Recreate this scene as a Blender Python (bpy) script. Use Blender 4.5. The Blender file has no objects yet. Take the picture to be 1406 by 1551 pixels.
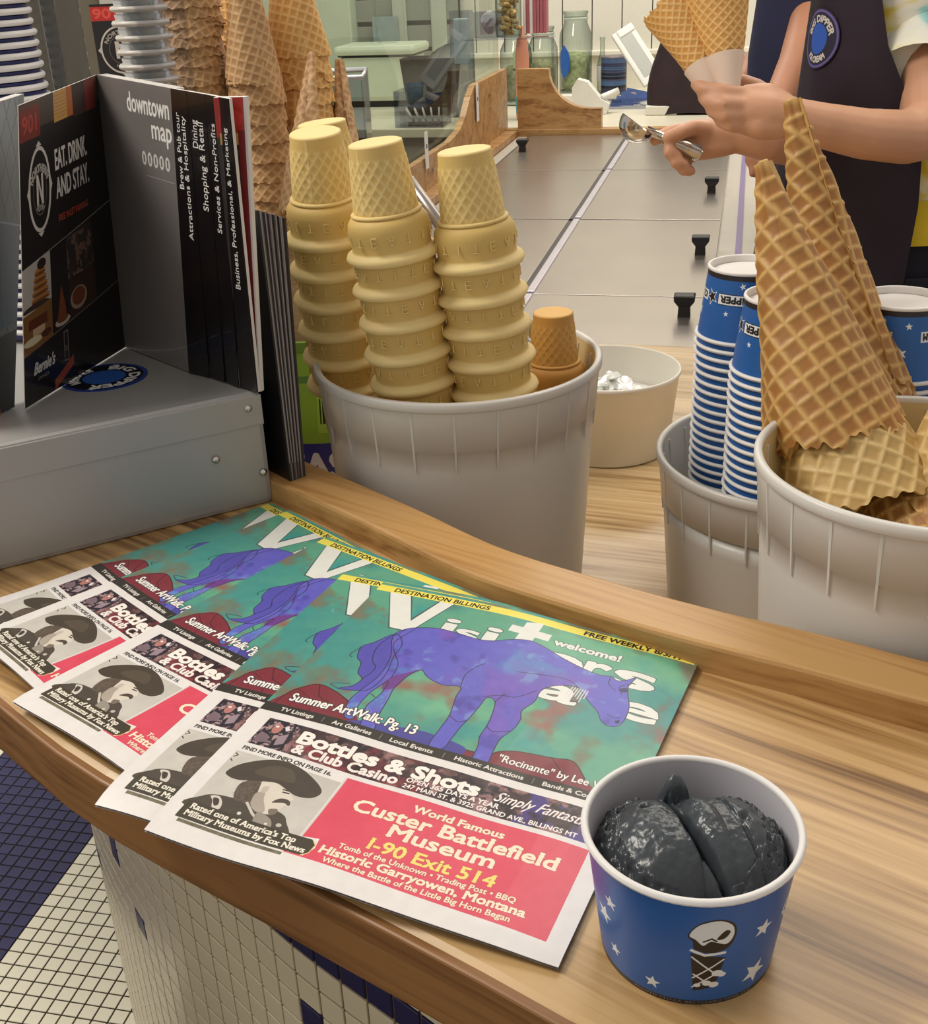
import bpy, bmesh, math, random
import numpy as np
from math import sin, cos, pi, radians, atan2, sqrt, exp
from mathutils import Vector, Matrix
random.seed(4); rng = np.random.default_rng(4)
S = bpy.context.scene
COL = S.collection
# ------------------------------------------------------------------ camera
IW, IH, FPX = 1406, 1551, 1780.0
PIT, ROL = radians(25.5), radians(2.5)
CAM = Vector((0, 0, 1.47))
Fv = Vector((0, cos(PIT), -sin(PIT))); R0 = Vector((1, 0, 0)); U0 = Vector((0, sin(PIT), cos(PIT)))
Rv = R0*cos(ROL) - U0*sin(ROL); Uv = R0*sin(ROL) + U0*cos(ROL)
cd = bpy.data.cameras.new('camera'); cd.sensor_fit = 'HORIZONTAL'; cd.sensor_width = 36; cd.lens = FPX/IW*36
cd.clip_start = .01; cd.clip_end = 60
cam = bpy.data.objects.new('camera', cd); COL.objects.link(cam); S.camera = cam
M3 = Matrix((Rv, Uv, -Fv)).transposed()
cam.matrix_world = Matrix.Translation(CAM) @ M3.to_4x4()
def ray(x, y): return Fv + Rv*((x-IW/2)/FPX) - Uv*((y-IH/2)/FPX)
def P(x, y, z):
    d = ray(x, y); return CAM + d*((z-CAM.z)/d.z)
def Q(x, y, w): return CAM + ray(x, y)*w
# ------------------------------------------------------------------ world, lights, exposure
S.view_settings.view_transform = 'Standard'; S.view_settings.look = 'None'; S.view_settings.gamma = 1
S.view_settings.use_curve_mapping = False; S.view_settings.exposure = 0.0
W = bpy.data.worlds.new('world'); S.world = W; W.use_nodes = True
W.node_tree.nodes['Background'].inputs[0].default_value = (1.0, .92, .83, 1)
W.node_tree.nodes['Background'].inputs[1].default_value = .50
def area(name, loc, target, size, power, color=(1, .90, .78)):
    l = bpy.data.lights.new(name, 'AREA'); l.shape = 'RECTANGLE'; l.size, l.size_y = size; l.energy = power; l.color = color
    o = bpy.data.objects.new(name, l); COL.objects.link(o); o.location = loc
    o.rotation_euler = (Vector(target)-Vector(loc)).to_track_quat('-Z', 'Y').to_euler(); return o
area('ceiling_lamp_main', (.9, 2.0, 2.9), (.3, 1.2, .9), (1.6, .9), 19)
area('ceiling_lamp_back', (.6, 4.2, 2.9), (.5, 4.6, .9), (2.4, .8), 54, (1, .97, .90))
area('floor_fill_light', (-1.5, 1.0, 2.9), (-.85, 1.5, 0), (.9, .9), 46, (1, .94, .84))  # added fill light, aimed to brighten the floor and metal box front
S.cycles.transparent_max_bounces = 32
# ------------------------------------------------------------------ node helpers
MATS = {}
def newmat(name):
    m = bpy.data.materials.new(name); m.use_nodes = True
    return m, m.node_tree, m.node_tree.nodes['Principled BSDF']
def setin(b, k, v):
    if k in b.inputs: b.inputs[k].default_value = v
def lnk(t, a, ao, b, bi): t.links.new(a.outputs[ao], b.inputs[bi])
def hexc(r, g, b):
    f = lambda c: (c/255/12.92 if c/255 <= .04045 else ((c/255+.055)/1.055)**2.4)
    return (f(r), f(g), f(b), 1)
def mat(name, rgb, rough=.5, metal=0, noise=0, nscale=20, bump=0, bscale=200, trans=0, ior=1.45, alpha=1, sss=0, coat=0, stretch=None):
    if name in MATS: return MATS[name]
    m, t, b = newmat(name)
    c = hexc(*rgb); setin(b, 'Base Color', c); setin(b, 'Roughness', rough); setin(b, 'Metallic', metal)
    setin(b, 'Transmission Weight', trans); setin(b, 'IOR', ior); setin(b, 'Alpha', alpha); setin(b, 'Coat Weight', coat)
    if sss: setin(b, 'Subsurface Weight', sss); setin(b, 'Subsurface Radius', (.02, .008, .004)); setin(b, 'Subsurface Scale', .3)
    tc = t.nodes.new('ShaderNodeTexCoord'); mp = t.nodes.new('ShaderNodeMapping'); lnk(t, tc, 'Object', mp, 'Vector')
    if stretch: mp.inputs['Scale'].default_value = stretch
    n = t.nodes.new('ShaderNodeTexNoise'); n.inputs['Scale'].default_value = nscale; n.inputs['Detail'].default_value = 4
    lnk(t, mp, 'Vector', n, 'Vector')
    k = noise if noise else .03
    r = t.nodes.new('ShaderNodeValToRGB'); lnk(t, n, 'Fac', r, 'Fac')
    r.color_ramp.elements[0].position = .3; r.color_ramp.elements[1].position = .7
    r.color_ramp.elements[0].color = (c[0]*(1-k), c[1]*(1-k), c[2]*(1-k), 1)
    r.color_ramp.elements[1].color = (min(1, c[0]*(1+k)), min(1, c[1]*(1+k)), min(1, c[2]*(1+k)), 1)
    lnk(t, r, 'Color', b, 'Base Color')
    if bump:
        n2 = t.nodes.new('ShaderNodeTexNoise'); n2.inputs['Scale'].default_value = bscale; lnk(t, mp, 'Vector', n2, 'Vector')
        bp = t.nodes.new('ShaderNodeBump'); bp.inputs['Strength'].default_value = bump; bp.inputs['Distance'].default_value = .002
        lnk(t, n2, 'Fac', bp, 'Height'); lnk(t, bp, 'Normal', b, 'Normal')
    MATS[name] = m; return m
def glass(name, rgb=(235, 242, 238), rough=.02, tint=.85, ior=1.45, edge=1.0):
    # thin clear sheet: mostly transparent with a fresnel reflection
    m, t, b = newmat(name); t.nodes.remove(b)
    out = t.nodes['Material Output']; tr = t.nodes.new('ShaderNodeBsdfTransparent'); gl = t.nodes.new('ShaderNodeBsdfGlossy')
    tr.inputs[0].default_value = tuple(tint*v for v in hexc(*rgb)[:3])+(1,); gl.inputs['Roughness'].default_value = rough
    if edge < 1:   # longer path through the wall towards the silhouette
        lw = t.nodes.new('ShaderNodeLayerWeight'); lw.inputs[0].default_value = .35; mc = t.nodes.new('ShaderNodeMix'); mc.data_type = 'RGBA'; mc.inputs[6].default_value = tr.inputs[0].default_value; mc.inputs[7].default_value = tuple(edge*v for v in hexc(*rgb)[:3])+(1,); lnk(t, lw, 'Facing', mc, 0); lnk(t, mc, 2, tr, 0)
    fr = t.nodes.new('ShaderNodeFresnel'); fr.inputs[0].default_value = ior; mx = t.nodes.new('ShaderNodeMixShader')
    ge = t.nodes.new('ShaderNodeNewGeometry'); sb = t.nodes.new('ShaderNodeMath'); sb.operation = 'SUBTRACT'; sb.inputs[0].default_value = 1; lnk(t, ge, 'Backfacing', sb, 1); ml = t.nodes.new('ShaderNodeMath'); ml.operation = 'MULTIPLY'; lnk(t, fr, 0, ml, 0); lnk(t, sb, 0, ml, 1)
    lnk(t, ml, 0, mx, 0); lnk(t, tr, 0, mx, 1); lnk(t, gl, 0, mx, 2); lnk(t, mx, 0, out, 'Surface')
    MATS[name] = m; return m
def wood(name, ca, cb, cc, rot=0, sc=1.0, rough=.38, axis='x'):
    m, t, b = newmat(name)
    tc = t.nodes.new('ShaderNodeTexCoord'); mp0 = t.nodes.new('ShaderNodeMapping'); mp0.inputs['Rotation'].default_value = (0, 0, rot)
    lnk(t, tc, 'Object', mp0, 'Vector')
    mp = t.nodes.new('ShaderNodeMapping'); mp.inputs['Scale'].default_value = (sc*2.6, sc*60, sc*60) if axis == 'x' else (sc*60, sc*60, sc*2.6)
    lnk(t, mp0, 'Vector', mp, 'Vector')
    n1 = t.nodes.new('ShaderNodeTexNoise'); n1.inputs['Scale'].default_value = 1; n1.inputs['Detail'].default_value = 3; n1.inputs['Distortion'].default_value = .6
    lnk(t, mp, 'Vector', n1, 'Vector')
    mpf = t.nodes.new('ShaderNodeMapping'); mpf.inputs['Scale'].default_value = (sc*6, sc*210, sc*210) if axis == 'x' else (sc*210, sc*210, sc*6)
    lnk(t, mp0, 'Vector', mpf, 'Vector')
    n2 = t.nodes.new('ShaderNodeTexNoise'); n2.inputs['Scale'].default_value = 1; n2.inputs['Detail'].default_value = 4; lnk(t, mpf, 'Vector', n2, 'Vector')
    # cathedral rings
    mpw = t.nodes.new('ShaderNodeMapping'); mpw.inputs['Scale'].default_value = (sc*.8, sc*9, sc*9) if axis == 'x' else (sc*9, sc*9, sc*.8)
    lnk(t, mp0, 'Vector', mpw, 'Vector')
    n3 = t.nodes.new('ShaderNodeTexNoise'); n3.inputs['Scale'].default_value = 1; n3.inputs['Detail'].default_value = 1; lnk(t, mpw, 'Vector', n3, 'Vector')
    mu = t.nodes.new('ShaderNodeMath'); mu.operation = 'MULTIPLY'; mu.inputs[1].default_value = 26; lnk(t, n3, 'Fac', mu, 0)
    sn = t.nodes.new('ShaderNodeMath'); sn.operation = 'SINE'; lnk(t, mu, 0, sn, 0)
    a1 = t.nodes.new('ShaderNodeMath'); a1.operation = 'MULTIPLY_ADD'; a1.inputs[1].default_value = .09; lnk(t, sn, 0, a1, 0); lnk(t, n1, 'Fac', a1, 2)
    a2 = t.nodes.new('ShaderNodeMath'); a2.operation = 'MULTIPLY_ADD'; a2.inputs[1].default_value = .75; lnk(t, n2, 'Fac', a2, 0); lnk(t, a1, 0, a2, 2)
    r = t.nodes.new('ShaderNodeValToRGB'); lnk(t, a2, 0, r, 'Fac'); e = r.color_ramp.elements
    e[0].position = .62; e[0].color = hexc(*ca); e[1].position = 1.0; e[1].color = hexc(*cc)
    x = e.new(.80); x.color = hexc(*cb)
    lnk(t, r, 'Color', b, 'Base Color'); setin(b, 'Roughness', rough); setin(b, 'Coat Weight', .15); setin(b, 'Coat Roughness', .25)
    bp = t.nodes.new('ShaderNodeBump'); bp.inputs['Strength'].default_value = .12; bp.inputs['Distance'].default_value = .001
    lnk(t, n2, 'Fac', bp, 'Height'); lnk(t, bp, 'Normal', b, 'Normal')
    MATS[name] = m; return m
def brushed(name, rgb, rough=.35, rot=0, metal=.85, bump=.05, streak=(3, 300, 300)):
    m, t, b = newmat(name); c = hexc(*rgb)
    tc = t.nodes.new('ShaderNodeTexCoord'); mp = t.nodes.new('ShaderNodeMapping'); mp.inputs['Rotation'].default_value = (0, 0, rot)
    mp2 = t.nodes.new('ShaderNodeMapping'); mp2.inputs['Scale'].default_value = streak
    lnk(t, tc, 'Object', mp, 'Vector'); lnk(t, mp, 'Vector', mp2, 'Vector')
    n = t.nodes.new('ShaderNodeTexNoise'); n.inputs['Scale'].default_value = 1; n.inputs['Detail'].default_value = 3; lnk(t, mp2, 'Vector', n, 'Vector')
    n2 = t.nodes.new('ShaderNodeTexNoise'); n2.inputs['Scale'].default_value = 7; lnk(t, mp, 'Vector', n2, 'Vector')
    r = t.nodes.new('ShaderNodeValToRGB'); lnk(t, n2, 'Fac', r, 'Fac')
    r.color_ramp.elements[0].color = tuple(v*.88 for v in c[:3])+(1,); r.color_ramp.elements[1].color = tuple(min(1, v*1.1) for v in c[:3])+(1,)
    lnk(t, r, 'Color', b, 'Base Color'); setin(b, 'Metallic', metal); setin(b, 'Roughness', rough)
    bp = t.nodes.new('ShaderNodeBump'); bp.inputs['Strength'].default_value = bump; bp.inputs['Distance'].default_value = .001
    lnk(t, n, 'Fac', bp, 'Height'); lnk(t, bp, 'Normal', b, 'Normal'); MATS[name] = m; return m
def attrmat(name, lo, hi, rough=.6, attr='ridge', bump=0, sss=0, noise=.12, nscale=30):
    # colour between a recess tone and a ridge tone, from a mesh attribute
    m, t, b = newmat(name)
    a = t.nodes.new('ShaderNodeAttribute'); a.attribute_name = attr
    tc = t.nodes.new('ShaderNodeTexCoord'); n = t.nodes.new('ShaderNodeTexNoise'); n.inputs['Scale'].default_value = nscale; n.inputs['Detail'].default_value = 5
    lnk(t, tc, 'Object', n, 'Vector')
    mx = t.nodes.new('ShaderNodeMix'); mx.data_type = 'RGBA'; mx.inputs[6].default_value = hexc(*lo); mx.inputs[7].default_value = hexc(*hi)
    lnk(t, a, 'Fac', mx, 0)
    hs = t.nodes.new('ShaderNodeHueSaturation'); mr = t.nodes.new('ShaderNodeMapRange')
    mr.inputs[1].default_value = .25; mr.inputs[2].default_value = .75; mr.inputs[3].default_value = 1-noise; mr.inputs[4].default_value = 1+noise
    lnk(t, n, 'Fac', mr, 0); lnk(t, mr, 0, hs, 'Value'); lnk(t, mx, 2, hs, 'Color'); lnk(t, hs, 'Color', b, 'Base Color')
    setin(b, 'Roughness', rough)
    if sss: setin(b, 'Subsurface Weight', sss); setin(b, 'Subsurface Radius', (.01, .006, .003)); setin(b, 'Subsurface Scale', .3)
    n2 = t.nodes.new('ShaderNodeTexNoise'); n2.inputs['Scale'].default_value = 700; lnk(t, tc, 'Object', n2, 'Vector')
    bp = t.nodes.new('ShaderNodeBump'); bp.inputs['Strength'].default_value = bump or .1; bp.inputs['Distance'].default_value = .001
    lnk(t, n2, 'Fac', bp, 'Height'); lnk(t, bp, 'Normal', b, 'Normal'); MATS[name] = m; return m
def imgmat(name, img, rough=.5, coat=0):
    m, t, b = newmat(name); tx = t.nodes.new('ShaderNodeTexImage'); tx.image = img; tx.extension = 'EXTEND'
    uv = t.nodes.new('ShaderNodeUVMap'); lnk(t, uv, 'UV', tx, 'Vector'); lnk(t, tx, 'Color', b, 'Base Color')
    setin(b, 'Roughness', rough); setin(b, 'Coat Weight', coat); MATS[name] = m; return m
# ------------------------------------------------------------------ mesh builder
class MB:
    def __init__(s): s.v = []; s.f = []; s.m = []; s.sm = []; s.uv = []; s.at = []
    def add(s, V, Fs, mi=0, smooth=False, uv=None, at=None):
        o = len(s.v); s.v += [tuple(p) for p in V]; s.f += [tuple(i+o for i in f) for f in Fs]
        s.m += [mi]*len(Fs); s.sm += [smooth]*len(Fs)
        s.uv += list(uv) if uv is not None else [(0, 0)]*len(V); s.at += list(at) if at is not None else [0.]*len(V); return s
    def box(s, c, d, mi=0, R=None, ch=0):
        x, y, z = [k/2 for k in d]; V = []
        if ch:
            bm = bmesh.new(); bmesh.ops.create_cube(bm, size=1); bmesh.ops.scale(bm, vec=d, verts=bm.verts)
            bmesh.ops.bevel(bm, geom=bm.edges[:], offset=ch, segments=2, affect='EDGES', profile=.6)
            bm.verts.ensure_lookup_table(); V = [v.co.copy() for v in bm.verts]; Fs = [[v.index for v in f.verts] for f in bm.faces]; bm.free()
        else:
            V = [Vector((a*x, b*y, e*z)) for e in (-1, 1) for a, b in ((-1, -1), (1, -1), (1, 1), (-1, 1))]
            Fs = [(3, 2, 1, 0), (4, 5, 6, 7), (0, 1, 5, 4), (1, 2, 6, 5), (2, 3, 7, 6), (3, 0, 4, 7)]
        if R is not None: V = [R @ v for v in V]
        return s.add([v+Vector(c) for v in V], Fs, mi)
    def grid(s, pts, nu, nv, mi=0, smooth=True, closeu=False, uv=None, at=None):
        Fs = []
        for j in range(nv-1):
            for i in range(nu if closeu else nu-1):
                a = j*nu+i; b = j*nu+(i+1) % nu; Fs.append((a, b, b+nu, a+nu))
        return s.add(pts, Fs, mi, smooth, uv, at)
    def lathe(s, prof, n=32, mi=0, smooth=True, c=(0, 0, 0), capb=False, capt=False, a0=0):
        pts = [(c[0]+r*cos(a0+2*pi*i/n), c[1]+r*sin(a0+2*pi*i/n), c[2]+z) for r, z in prof for i in range(n)]
        s.grid(pts, n, len(prof), mi, smooth, True)
        o = len(s.v)-len(pts)
        if capb: s.f.append(tuple(o+i for i in reversed(range(n)))); s.m.append(mi); s.sm.append(False)
        if capt: s.f.append(tuple(o+(len(prof)-1)*n+i for i in range(n))); s.m.append(mi); s.sm.append(False)
        return s
    def tube(s, path, r, n=10, mi=0, caps=True):
        path = [Vector(p) for p in path]; rs = r if hasattr(r, '__len__') else [r]*len(path); pts = []; up = None
        for i, p in enumerate(path):
            d = (path[min(i+1, len(path)-1)]-path[max(i-1, 0)]).normalized()
            if up is None: up = Vector((0, 0, 1)) if abs(d.z) < .9 else Vector((1, 0, 0))
            x = d.cross(up).normalized(); up = x.cross(d).normalized()
            pts += [p+(x*cos(2*pi*k/n)+up*sin(2*pi*k/n))*rs[i] for k in range(n)]
        s.grid(pts, n, len(path), mi, True, True); o = len(s.v)-len(pts)
        if caps:
            s.f.append(tuple(o+k for k in range(n))); s.m.append(mi); s.sm.append(False)
            s.f.append(tuple(o+(len(path)-1)*n+k for k in reversed(range(n)))); s.m.append(mi); s.sm.append(False)
        return s
    def prism(s, poly, z0, z1, mi=0, T=None):
        n = len(poly); V = [Vector((x, y, z0)) for x, y in poly]+[Vector((x, y, z1)) for x, y in poly]
        if T is not None: V = [T @ v for v in V]
        return s.add(V, [tuple(reversed(range(n))), tuple(range(n, 2*n))]+[(i, (i+1) % n, n+(i+1) % n, n+i) for i in range(n)], mi)
    def mesh(s, name, off=None):
        me = bpy.data.meshes.new(name)
        V = s.v if off is None else [(a-off[0], b-off[1], c-off[2]) for a, b, c in s.v]
        me.from_pydata(V, [], s.f); me.polygons.foreach_set('material_index', s.m); me.polygons.foreach_set('use_smooth', s.sm)
        if any(u != (0, 0) for u in s.uv):
            l = me.uv_layers.new(name='UVMap'); idx = np.zeros(len(me.loops), int); me.loops.foreach_get('vertex_index', idx)
            l.data.foreach_set('uv', np.array(s.uv, dtype=np.float32)[idx].ravel())
        if any(s.at):
            a = me.attributes.new('ridge', 'FLOAT', 'POINT'); a.data.foreach_set('value', np.array(s.at, dtype=np.float32))
        me.validate(); me.update(); return me
    def obj(s, name, mats, parent=None, world=True, loc=None):
        off = None
        if parent is not None and world: off = parent.location
        if parent is None and loc is not None: off = loc
        me = s.mesh(name, off)
        for m in (mats if isinstance(mats, (list, tuple)) else [mats]): me.materials.append(m)
        o = bpy.data.objects.new(name, me); COL.objects.link(o)
        if parent is not None: o.parent = parent
        elif loc is not None: o.location = loc
        return o
def tag(o, label=None, cat=None, group=None, kind=None):
    if label: o['label'] = label
    if cat: o['category'] = cat
    if group: o['group'] = group
    if kind: o['kind'] = kind
    return o
def thing(name, label, cat, loc=(0, 0, 0), group=None, rot=None):
    o = bpy.data.objects.new(name, None); COL.objects.link(o); o.location = loc; o.empty_display_size = .02
    if rot is not None: o.rotation_euler = rot
    return tag(o, label, cat, group)
def dup(root, label=None, M=None):
    r = root.copy(); COL.objects.link(r)
    if label: r['label'] = label
    if M is not None: r.matrix_world = M
    for ch in list(root.children):
        c = ch.copy(); COL.objects.link(c); c.parent = r
        for g in list(ch.children):
            d = g.copy(); COL.objects.link(d); d.parent = c
    return r
ORD = ['first', 'second', 'third', 'fourth', 'fifth', 'sixth', 'seventh', 'eighth', 'ninth', 'tenth', 'eleventh', 'twelfth', 'thirteenth', 'fourteenth', 'fifteenth', 'sixteenth', 'seventeenth', 'eighteenth', 'nineteenth', 'twentieth']
def ordn(k): return ORD[k] if k < 20 else ('twenty-', 'thirty-', 'forty-')[(k+1)//10-2]+ORD[(k+1) % 10-1] if (k+1) % 10 else {29: 'thirtieth', 39: 'fortieth'}.get(k, 'last')
def frame_z(p0, d, spin=0):
    # matrix whose local z runs along d, placed at p0
    return Matrix.Translation(p0) @ Vector(d).normalized().to_track_quat('Z', 'Y').to_matrix().to_4x4() @ Matrix.Rotation(spin, 4, 'Z')
# ------------------------------------------------------------------ little rasteriser for flat print
GC = {}
def glyphs(txt):
    if txt in GC: return GC[txt]
    cu = bpy.data.curves.new('t', 'FONT'); cu.body = txt; cu.fill_mode = 'NONE'; cu.resolution_u = 3; cu.size = 1
    o = bpy.data.objects.new('t', cu); COL.objects.link(o); dg = bpy.context.evaluated_depsgraph_get(); dg.update()
    me = o.evaluated_get(dg).to_mesh(); V = np.array([v.co[:2] for v in me.vertices]).reshape(-1, 2)
    E = np.array([e.vertices[:] for e in me.edges]).reshape(-1, 2).astype(int)
    o.evaluated_get(dg).to_mesh_clear(); bpy.data.objects.remove(o); bpy.data.curves.remove(cu)
    GC[txt] = V[E] if len(E) else np.zeros((0, 2, 2)); return GC[txt]
class Ras:
    SS = 2
    def __init__(s, w, h, k, bg=(255, 255, 255)):
        s.w, s.h, s.k = w, h, k; s.W, s.H = int(w*k), int(h*k)
        s.a = np.ones((s.H, s.W, 3), np.float32)*np.array(bg, np.float32)
    def cover(s, E, off=None):
        # even-odd coverage of a set of edges, in units
        E = np.asarray(E, float)*s.k*s.SS
        x0 = max(0, int(E[..., 0].min()//s.SS)-1); x1 = min(s.W, int(E[..., 0].max()//s.SS)+2)
        y0 = max(0, int(E[..., 1].min()//s.SS)-1); y1 = min(s.H, int(E[..., 1].max()//s.SS)+2)
        if x1 <= x0 or y1 <= y0: return None
        w, h = (x1-x0)*s.SS, (y1-y0)*s.SS
        T = np.zeros((h, w+1), np.int16)
        for (ax, ay), (bx, by) in E:
            if ay > by: ax, ay, bx, by = bx, by, ax, ay
            r0 = max(0, int(np.ceil(ay-y0*s.SS-.5))); r1 = min(h, int(np.ceil(by-y0*s.SS-.5)))
            if r1 <= r0: continue
            r = np.arange(r0, r1); yy = r+.5+y0*s.SS; xx = ax+(bx-ax)*(yy-ay)/(by-ay)-x0*s.SS
            np.add.at(T, (r, np.clip(np.ceil(xx-.5), 0, w).astype(int)), 1)
        m = (np.cumsum(T, 1)[:, :w] & 1).astype(np.float32)
        return x0, y0, m.reshape(y1-y0, s.SS, x1-x0, s.SS).mean((1, 3))
    def put(s, cv, col, a=1):
        if cv is None: return
        x0, y0, m = cv; h, w = m.shape; m = m[..., None]*a
        s.a[y0:y0+h, x0:x0+w] = s.a[y0:y0+h, x0:x0+w]*(1-m)+np.array(col, np.float32)*m
    def poly(s, pts, col, a=1):
        pts = np.array(pts, float); s.put(s.cover(np.stack([pts, np.roll(pts, -1, 0)], 1)), col, a)
    def rect(s, x0, y0, x1, y1, col, a=1): s.poly([(x0, y0), (x1, y0), (x1, y1), (x0, y1)], col, a)
    def smooth(s, pts, col, a=1, closed=True): s.poly(spline(pts, closed), col, a)
    def line(s, pts, w, col, a=1, closed=False):
        pts = [np.array(p, float) for p in pts]
        if closed: pts = pts+[pts[0]]
        for p, q in zip(pts[:-1], pts[1:]):
            d = q-p; L = np.hypot(*d)
            if L < 1e-6: continue
            n = np.array([-d[1], d[0]])/L*w/2; e = d/L*w*.3
            s.poly([p-e+n, q+e+n, q+e-n, p-e-n], col, a)
    def ell(s, cx, cy, rx, ry, col, a=1, n=40): s.poly([(cx+rx*cos(2*pi*i/n), cy+ry*sin(2*pi*i/n)) for i in range(n)], col, a)
    def star(s, cx, cy, r, col, rot=0, a=1): s.poly([(cx+(r if i % 2 == 0 else r*.42)*sin(rot+i*pi/5), cy+(r if i % 2 == 0 else r*.42)*cos(rot+i*pi/5)) for i in range(10)], col, a)
    def text(s, txt, x0, x1, y, h, col, bold=0, slab=0, rot=0, slant=0, a=1, outline=None, arc=None, cap=.70, grain=0):
        E = glyphs(txt).copy(); mn = E[..., 0].min(); mx = E[..., 0].max(); E[..., 0] = (E[..., 0]-mn)/(mx-mn)*(x1-x0); E[..., 1] *= h/cap
        E[..., 0] += slant*E[..., 1]
        if arc:  # wrap on a circle of radius arc (text centred)
            th = (E[..., 0]-(x1-x0)/2)/abs(arc)
            if arc > 0: rr = arc+E[..., 1]; X = rr*np.sin(th); Y = rr*np.cos(th)
            else: rr = -arc-E[..., 1]; X = rr*np.sin(th); Y = -rr*np.cos(th)
            E = np.stack([X+x0, Y+y], -1)
        else:
            c, sn = cos(rot), sin(rot); X = E[..., 0]*c-E[..., 1]*sn; Y = E[..., 0]*sn+E[..., 1]*c; E = np.stack([X+x0, Y+y], -1)
        def dil(m, k, ax=None):
            k = int(round(k*s.k*2))/2; o = m.copy(); q = int(np.ceil(k))
            for dx in range(-q, q+1):
                for dy in range(-q, q+1):
                    if ax == 'x' and dy: continue
                    if dx*dx+dy*dy <= k*k+.3: o = np.maximum(o, np.roll(np.roll(m, dx, 1), dy, 0))
            return o
        cv = s.cover(E)
        if cv is None: return
        x_, y_, m = cv; pad = int((bold+(outline[0] if outline else 0)+slab+1)*s.k*1.2)+2
        m2 = np.pad(m, pad); x_ -= pad; y_ -= pad
        if bold: m2 = dil(m2, bold)
        if slab and not rot and not arc:
            rows = np.zeros(m2.shape[0], bool); t = max(1, int(h*.11*s.k))
            for yb in (0, h*.92, h*.66):
                r = int((y+yb)*s.k)-y_; rows[max(0, r):r+t] = True
            o = dil(m2, slab, 'x'); m2[rows] = o[rows]
        cx0 = max(0, -x_); cy0 = max(0, -y_); x_ += cx0; y_ += cy0
        m2 = m2[cy0:max(cy0, min(m2.shape[0], cy0+s.H-y_)), cx0:max(cx0, min(m2.shape[1], cx0+s.W-x_))]
        if m2.size == 0: return
        if outline: s.put((x_, y_, dil(m2, outline[0])), outline[1], a)
        s.put((x_, y_, m2), col, a)
    def noise(s, amt, cells, box=None, tint=None, a=None, seed=0):
        x0, y0, x1, y1 = [int(v*s.k) for v in (box or (0, 0, s.w, s.h))]
        n = fbm(y1-y0, x1-x0, cells, seed)[..., None]
        if tint is None: s.a[y0:y1, x0:x1] += (n-.5)*2*amt
        else:
            k = np.clip((n-.5)*amt+.0, 0, 1); s.a[y0:y1, x0:x1] = s.a[y0:y1, x0:x1]*(1-k)+np.array(tint, np.float32)*k
    def image(s, name):
        im = bpy.data.images.new(name, s.W, s.H); o = np.ones((s.H, s.W, 4), np.float32); o[..., :3] = np.clip(s.a, 0, 255)/255
        im.pixels.foreach_set(o.ravel()); im.update(); im.pack(); return im
def fbm(h, w, cells, seed=0, ay=1.0):
    r = np.random.default_rng(seed+11); out = np.zeros((h, w)); am = 0; a = 1
    for o in range(4):
        cx = max(2, int(cells*2**o)); cy = max(2, int(cells*2**o*h/w*ay)); g = r.random((cy+1, cx+1))
        yy = np.linspace(0, cy-1e-3, h); xx = np.linspace(0, cx-1e-3, w); yi = yy.astype(int); xi = xx.astype(int)
        fy = (yy-yi)[:, None]; fx = (xx-xi)[None]; fy = fy*fy*(3-2*fy); fx = fx*fx*(3-2*fx)
        v = (g[yi][:, xi]*(1-fy)+g[yi+1][:, xi]*fy)*(1-fx)+(g[yi][:, xi+1]*(1-fy)+g[yi+1][:, xi+1]*fy)*fx
        out += a*v; am += a; a *= .55
    return out/am
def spline(pts, closed=True, n=5):
    pts = [np.array(p, float) for p in pts]; N = len(pts); out = []
    for i in range(N if closed else N-1):
        g = (lambda j: pts[j % N]) if closed else (lambda j: pts[max(0, min(N-1, j))])
        p0, p1, p2, p3 = g(i-1), g(i), g(i+1), g(i+2)
        for k in range(n):
            t = k/n; out.append(.5*((2*p1)+(p2-p0)*t+(2*p0-5*p1+4*p2-p3)*t*t+(3*p1-p0-3*p2+p3)*t**3))
    if not closed: out.append(pts[-1])
    return out
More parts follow.
